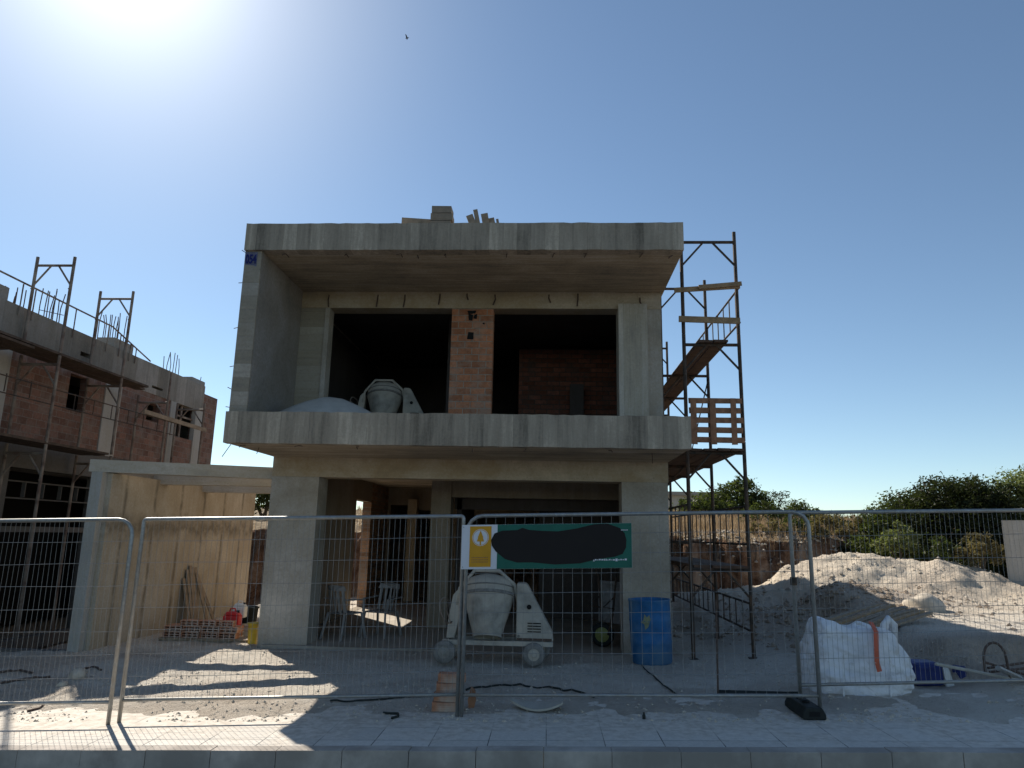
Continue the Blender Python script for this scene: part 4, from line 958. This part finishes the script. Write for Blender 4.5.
for k in range(n_+1):
    t = k/n_; p_ = a.lerp(c, t); wd = .16*math.sin(math.pi*min(.97, max(.03, t)))**.5; zz = max(p_.z, zs(p_.x))+.012+.05*(2*t-1)**2
    for s1 in (-1, 1):
        for s2 in (0, .02): b.v.append((p_.x, p_.y+wd*s1-.02, zz+s2))
for k in range(n_):
    o_ = 4*k
    for i_, j_ in ((0, 1), (1, 3), (3, 2), (2, 0)): b.f.append((o_+i_, o_+j_, o_+4+j_, o_+4+i_))
b.f += [(0, 1, 3, 2), (4*n_, 4*n_+2, 4*n_+3, 4*n_+1)]
tag(recentre(b.build('curved_sheet', 'sheet', smooth=False), a), 'shallow curved pale sheet lying on the pavement edge under the sign', 'sheet')
q = onz(644, 720); b = MB(); b.lathe([(.016, 0), (.016, .03), (.008, .05), (.008, .06)], 10, Matrix.Translation((q.x, q.y, zs(q.x)))); tag(b.build('small_bottle', 'black'), 'tiny dark bottle standing on the shaded pavement', 'bottle')
# scattered stones (nobody could count them)
b = MB()
def pebble(x, y, s_):
    z = max(gz(x, y), zs(x)-.003 if y < 8.3 else -9)
    vs_ = []
    for d in ((1, 0, 0), (-1, 0, 0), (0, 1, 0), (0, -1, 0), (0, 0, 1), (0, 0, -.5)):
        vs_.append((x+d[0]*s_*random.uniform(.6, 1.3), y+d[1]*s_*random.uniform(.6, 1.3), z+d[2]*s_*random.uniform(.4, .9)))
    b.add(vs_, [(0, 2, 4), (2, 1, 4), (1, 3, 4), (3, 0, 4), (2, 0, 5), (1, 2, 5), (3, 1, 5), (0, 3, 5)])
for k in range(26000):
    x = random.uniform(-8, 12); y = 7.35+random.random()**1.6*13
    if -4.6 < x < 1.9 and y > 11.7: continue
    if x < -7.2 and y > 10.9: continue
    if noise.noise(Vector((x*.8, y*.8, 4))) < random.uniform(-.5, .35): continue
    pebble(x, y, random.choice((.005, .006, .007, .008, .010, .012, .016, .024))**(1 if y < 14 else .8))
for k in range(520):
    x = random.uniform(2.5, 10); y = random.uniform(20.2, 22.4); pebble(x, y, random.uniform(.03, .09))
o_ = b
b = MB()
for k in range(2600):
    if k % 2: x, y = random.gauss(5.2, 1.4), random.gauss(14.4, 1.2)
    else: x, y = random.uniform(2.2, 9.5), random.uniform(20.3, 22.6)
    if x < 2.1: continue
    pebble(x, y, random.choice((.015, .02, .025, .03, .045, .07)))
tag(b.build('earth_clods', 'clod'), 'brown clods and stones over the shaded dirt heap and the earth bank', 'clods', kind='stuff')
b = o_
tag(b.build('loose_stones', 'stone'), 'loose stones scattered over the dusty site ground', 'stones', kind='stuff')

# ------------------------------------------------------------------ vegetation
def crown(clumps, n, leaf, seed, squash=.8, thin=.0):
    rnd = random.Random(seed); V = []; Fc = []
    tot = sum(c[3]**2 for c in clumps)
    for (cx, cy, cz, cr_) in clumps:
        m = int(n*cr_**2/tot)
        subs = []
        for _ in range(max(8, int(m/26))):
            while True:
                d = Vector((rnd.uniform(-1, 1), rnd.uniform(-1, 1), rnd.uniform(-1, 1)))
                if .02 < d.length < 1: break
            d = d.normalized()*(.35+.65*rnd.random()**.5)*(1+.25*rnd.uniform(-1, 1)); subs.append(Vector((cx+d.x*cr_, cy+d.y*cr_, cz+d.z*cr_*squash)))
        for k in range(m):
            s_ = subs[rnd.randrange(len(subs))]; sp = cr_*.17
            p = s_+Vector((rnd.gauss(0, sp*.8), rnd.gauss(0, sp*.8), rnd.gauss(0, sp*.65)))
            a = Vector((rnd.gauss(0, 1), rnd.gauss(0, 1), rnd.gauss(0, .7))).normalized(); c = a.cross(Vector((rnd.gauss(0, 1), rnd.gauss(0, 1), rnd.gauss(0, 1)))).normalized()
            l = leaf*rnd.choice((.6, .8, 1, 1.2, 1.6)); w_ = l*.38; i = len(V)
            V += [tuple(p-a*l*.5), tuple(p+c*w_*.5), tuple(p+a*l*.5), tuple(p-c*w_*.5)]; Fc.append((i, i+1, i+2, i+3))
    return V, Fc
def tree(name, label, cat, x, y, clumps, n, leaf, mat, seed, group=None, tr=.09, squash=.8):
    z0 = gz(x, y)-.05; root = thing(name, label, cat, (x, y, z0), group=group)
    b = MB(); b.v, b.f = crown(clumps, n, leaf, seed, squash); o = MB(); o.v, o.f = b.v, b.f
    me = bpy.data.meshes.new('crown'); me.from_pydata(b.v, [], b.f); me.materials.append(M[mat]); co = bpy.data.objects.new('crown', me); COL.objects.link(co); co.parent = root
    b = MB(); rnd = random.Random(seed)
    for (cx, cy, cz, cr_) in clumps:
        f = Vector((rnd.uniform(-.05, .05), rnd.uniform(-.05, .05), 0)); e = Vector((cx, cy, cz)); mid = f.lerp(e, .5)+Vector((rnd.uniform(-.1, .1), 0, .12))
        b.tube([f, mid, e], tr*.75, 7, r2=tr*.2)
        for _ in range(4):
            d = Vector((rnd.uniform(-1, 1), rnd.uniform(-1, 1), rnd.uniform(0, 1))).normalized()*cr_*.8; b.tube([e.lerp(mid, .3), e+d], tr*.25, 5, r2=tr*.06)
    b.build('trunk', 'bark', root, local=True, smooth=True); return root
def cl(*a): return list(a)
def at_px(px, Y): return aY(px, 540, Y).x
G1 = 'dark trees behind the chalk heap'
tree('evergreen_tree', 'tallest dense dark tree behind the chalk heap, under the middle of the leafy mass', 'tree', at_px(948, 20.3), 20.3, cl((0, 0, 2.15, 1.0), (-.7, .2, 1.95, .8), (.7, -.1, 2.15, .8), (.1, -.2, 1.2, 1.1), (-.35, -.3, 2.6, .5), (.55, 0, 2.6, .5), (-.8, -.2, .8, .8), (.9, -.2, .9, .9)), 30000, .085, 'leaf_dark', 1, G1)
tree('evergreen_tree', 'round dark tree at the open end of the leafy mass behind the chalk heap', 'tree', at_px(898, 21.3), 21.3, cl((0, 0, 1.95, .75), (-.55, 0, 1.75, .55), (.6, .1, 2.05, .8), (0, -.4, 1.1, .95), (-.8, -.2, 1.0, .7)), 20000, .09, 'leaf_mid', 2, G1)
tree('evergreen_tree', 'low wide dark tree at the foot of the tallest one beside the concrete wall', 'tree', at_px(990, 19.6), 19.6, cl((0, 0, 1.8, 1.0), (.6, 0, 2.4, .6), (-.8, -.5, .8, .8), (.6, -.5, .9, .8), (-.2, 0, 2.55, .6)), 20000, .085, 'leaf_dark', 3, G1)
tree('olive_tree', 'pale grey green tree rising behind the end of the concrete wall', 'tree', at_px(1026, 19.8), 19.8, cl((.1, 0, 2.6, .8), (-.3, 0, 2.1, .6), (.6, .2, 3.0, .6), (.2, -.2, 1.4, .9)), 14000, .08, 'leaf_olive', 4)
SH = 'shrubs along the earth bank'
for i, (px, Y, hh, wd, mat, n, lab) in enumerate((
    (898, 18.9, 1.0, .55, 'leaf_olive', 2200, 'light olive shrub in front of the dark trees on top of the chalk heap'),
    (980, 17.9, .9, .55, 'leaf_dry', 2000, 'yellowish shrub growing before the end of the concrete wall'),
    (860, 21.8, .6, .7, 'leaf_dry', 2600, 'tawny scrub bush between the bank and the round dark tree'),
    (825, 22.6, .55, .7, 'leaf_dry', 2400, 'wide dry bush on the bank before the thin leafy trees'),
    (938, 18.3, .6, .5, 'leaf_mid', 1500, 'small green shrub at the foot of the dark trees near the heap'),
    (800, 27.0, .85, .9, 'leaf_mid', 3400, 'feathery green bush highest behind the dry grass'),
    (765, 27.0, .9, .8, 'leaf_mid', 2400, 'low green bush behind the dry grass near the scaffold'),
    (835, 26.0, .55, .7, 'leaf_dark', 2600, 'dark green bush behind the wide dry bush'),
    (876, 23.0, .75, .7, 'leaf_mid', 2800, 'green bush joining the round dark tree'),
    (780, 33.0, 1.1, 1.2, 'leaf_dark', 2200, 'far dark bush seen over the dry grass'),
    (770, 21.9, .45, .5, 'leaf_dry', 1100, 'tawny bush hanging over the bank edge nearest the scaffold'),
    (795, 22.2, .4, .55, 'leaf_mid', 1100, 'low green bush hanging over the bank edge'),
    (815, 21.6, .5, .5, 'leaf_dry', 1200, 'rusty low scrub on the broken bank edge'),
    (842, 21.4, .5, .6, 'leaf_dark', 1500, 'dark scrub at the bank edge where the chalk heap begins'))):
    x = at_px(px, Y); k = wd
    tree('shrub', lab, 'shrub', x, Y, cl((0, 0, hh*.55, k*.7), (-k*.6, .1, hh*.4, k*.5), (k*.6, 0, hh*.45, k*.5), (.1*k, 0, hh*.85, k*.35)), n, .085, mat, 20+i, SH, tr=.03)
tree('broadleaf_tree', 'mid green leafy tree showing through the scaffold above the bank', 'tree', at_px(742, 34), 34, cl((0, 0, 1.0, .9), (-.7, 0, .7, .8), (.8, 0, .6, .8), (.1, 0, 1.5, .5)), 6500, .15, 'leaf_mid', 50)
tree('broadleaf_tree', 'lower green tree behind the scaffold beside the pale distant house', 'tree', at_px(708, 33), 33, cl((0, 0, .4, .9), (-.8, 0, .3, .7), (.7, 0, .3, .6)), 4200, .15, 'leaf_mid', 51)
tree('broadleaf_tree', 'small tree glimpsed through the gap beyond the carport', 'tree', at_px(262, 26), 26, cl((0, 0, 1.1, .8), (.5, 0, .8, .7), (-.6, 0, .7, .7)), 3500, .13, 'leaf_mid', 52)
for i, (px, Y, hh) in enumerate(((690, 64, 2.0), (800, 70, 1.4), (960, 58, 2.4))):
    tree('distant_tree', ['far tree behind the pale distant house', 'furthest small tree on the skyline', 'far tall tree behind the leafy mass'][i], 'tree', at_px(px, Y), Y, cl((0, 0, hh*.6, 1.6), (-1.4, 0, hh*.45, 1.2), (1.5, 0, hh*.5, 1.2)), 2600, .28, 'leaf_dark', 60+i, 'far trees on the skyline')
V, Fc = [], []
rnd = random.Random(5)
for k in range(26000):
    y = 21.0+rnd.random()**1.3*16; x = rnd.uniform(1.5, 16) if k % 5 else rnd.uniform(-9, 2)
    if y < edge_y(x)+.25: continue
    if noise.noise(Vector((x*.7, y*.7, 2))) < rnd.uniform(-.6, .25): continue
    z = gz(x, y); h = rnd.uniform(.12, .42); a = rnd.uniform(0, 6.28); w_ = .012*(y/21); lx, ly = rnd.gauss(0, .09), rnd.gauss(0, .09); i = len(V)
    V += [(x-w_*math.cos(a), y-w_*math.sin(a), z-.02), (x+w_*math.cos(a), y+w_*math.sin(a), z-.02), (x+lx, y+ly, z+h)]; Fc.append((i, i+1, i+2))
b = MB(); b.v, b.f = V, Fc; me = bpy.data.meshes.new('dry_grass'); me.from_pydata(V, [], Fc); me.materials.append(M['straw']); o = bpy.data.objects.new('dry_grass', me); COL.objects.link(o); tag(o, 'dry straw coloured grass on top of the earth bank', 'grass', kind='stuff')

# concrete wall at the far right
xw = aY(1009, 540, 17.2).x; b = MB(); p0 = (xw, 17.4); p1 = (xw+3.2, 15.0); zt = aY(1006, 521, 17.2).z
b.prism([(p0[0], p0[1]), (p1[0], p1[1]), (p1[0]+.12, p1[1]+.16), (p0[0]+.12, p0[1]+.16)], lambda a, c, t: (a, c, t), -1.7, zt+.02)
tag(recentre(b.build('boundary_wall', 'pale'), (p0[0], p0[1], -1)), 'plain pale concrete wall beyond the chalk ground beside the olive tree', 'wall')
# far house behind the scaffold
hx = at_px(703, 60); hz = gz(hx, 60); zt = aY(700, 493, 60).z
fh = thing('distant_house', 'small pale flat roofed house far behind the scaffold', 'house', (hx, 60, hz))
b = MB(); b.wall(1, 59, 59.2, hx-3, hx+1.6, hz-.5, zt-.3, [(hx-2, hx-1, hz+.9, hz+1.9), (hx+.2, hx+1, hz+.9, hz+1.9)]); b.box(hx-3, hx+1.6, 59.21, 64, hz-.5, zt-.31); b.build('wall', 'pale', fh)
b = MB(); b.box(hx-3.4, hx+2, 58.6, 64.3, zt-.3, zt); b.build('roof', 'greyc', fh)
for k in (-1.5, .6):
    b = MB(); b.box(hx+k-.45, hx+k+.45, 59.12, 59.16, hz+.9, hz+1.9); b.build('window', 'dark', fh)
# a bird high up
p = ray(407, 38).normalized()*60
bird = MB(); bird.lathe([(.001, -.14), (.035, -.06), (.045, .02), (.03, .1), (.001, .16)], 8, Matrix.Translation(p) @ Matrix.Rotation(R(80), 4, 'Y'), close=False)
for s_ in (-1, 1): bird.add([p+Vector((.06, 0, 0)), p+Vector((-.05, 0, 0)), p+Vector((-.08, s_*.35, .08)), p+Vector((.0, s_*.22, .09))], [(0, 1, 2, 3)])
tag(recentre(bird.build('bird', 'black', smooth=True), p), 'tiny dark bird high in the clear sky above the roof', 'bird')

# ------------------------------------------------------------------ light
EL, AZ = R(39.3), R(-36.5)      # azimuth measured from +Y towards +X
sd = Vector((math.sin(AZ)*math.cos(EL), math.cos(AZ)*math.cos(EL), math.sin(EL)))
L = bpy.data.lights.new('sun', 'SUN'); L.energy = 4.5; L.angle = R(.53); L.color = (1, .93, .82)
lo = bpy.data.objects.new('sun', L); COL.objects.link(lo); lo.rotation_euler = sd.to_track_quat('Z', 'Y').to_euler()
wd = bpy.data.worlds.new('World'); sc.world = wd; wd.use_nodes = True; nt = wd.node_tree
bg = nt.nodes['Background']; sk = nt.nodes.new('ShaderNodeTexSky'); sk.sky_type = 'NISHITA'; sk.sun_disc = False
sk.sun_elevation = EL; sk.sun_rotation = AZ; sk.altitude = 100; sk.air_density = .8; sk.dust_density = .12; sk.ozone_density = 1.0
# extra glow painted into the sky round the sun, imitating lens glare
tcw = nt.nodes.new('ShaderNodeTexCoord'); dt = nt.nodes.new('ShaderNodeVectorMath'); dt.operation = 'DOT_PRODUCT'; dt.inputs[1].default_value = sd
nrm = nt.nodes.new('ShaderNodeVectorMath'); nrm.operation = 'NORMALIZE'; nt.links.new(tcw.outputs['Generated'], nrm.inputs[0]); nt.links.new(nrm.outputs[0], dt.inputs[0])
def wm(op, a, b):
    q = nt.nodes.new('ShaderNodeMath'); q.operation = op
    for i, v in ((0, a), (1, b)):
        if isinstance(v, bpy.types.NodeSocket): nt.links.new(v, q.inputs[i])
        else: q.inputs[i].default_value = v
    return q.outputs[0]
c0 = wm('MAXIMUM', dt.outputs['Value'], 0.0)
au = wm('ADD', wm('MULTIPLY', wm('POWER', c0, 36.0), 3.0), wm('MULTIPLY', wm('POWER', c0, 160.0), 3.5))
sc_ = nt.nodes.new('ShaderNodeVectorMath'); sc_.operation = 'SCALE'; sc_.inputs[0].default_value = (1.0, .97, .88); nt.links.new(au, sc_.inputs['Scale'])
ad = nt.nodes.new('ShaderNodeVectorMath'); ad.operation = 'ADD'; tn = nt.nodes.new('ShaderNodeVectorMath'); tn.operation = 'MULTIPLY'; tn.inputs[1].default_value = (.935, .99, .955); nt.links.new(sk.outputs[0], tn.inputs[0]); nt.links.new(tn.outputs[0], ad.inputs[0]); nt.links.new(sc_.outputs[0], ad.inputs[1])
nt.links.new(ad.outputs[0], bg.inputs[0]); bg.inputs[1].default_value = .085
sc.view_settings.view_transform = 'Standard'; sc.view_settings.look = 'None'; sc.view_settings.exposure = .68; sc.view_settings.gamma = 1
sc.render.engine = 'CYCLES'; sc.cycles.max_bounces = 6; sc.cycles.diffuse_bounces = 4
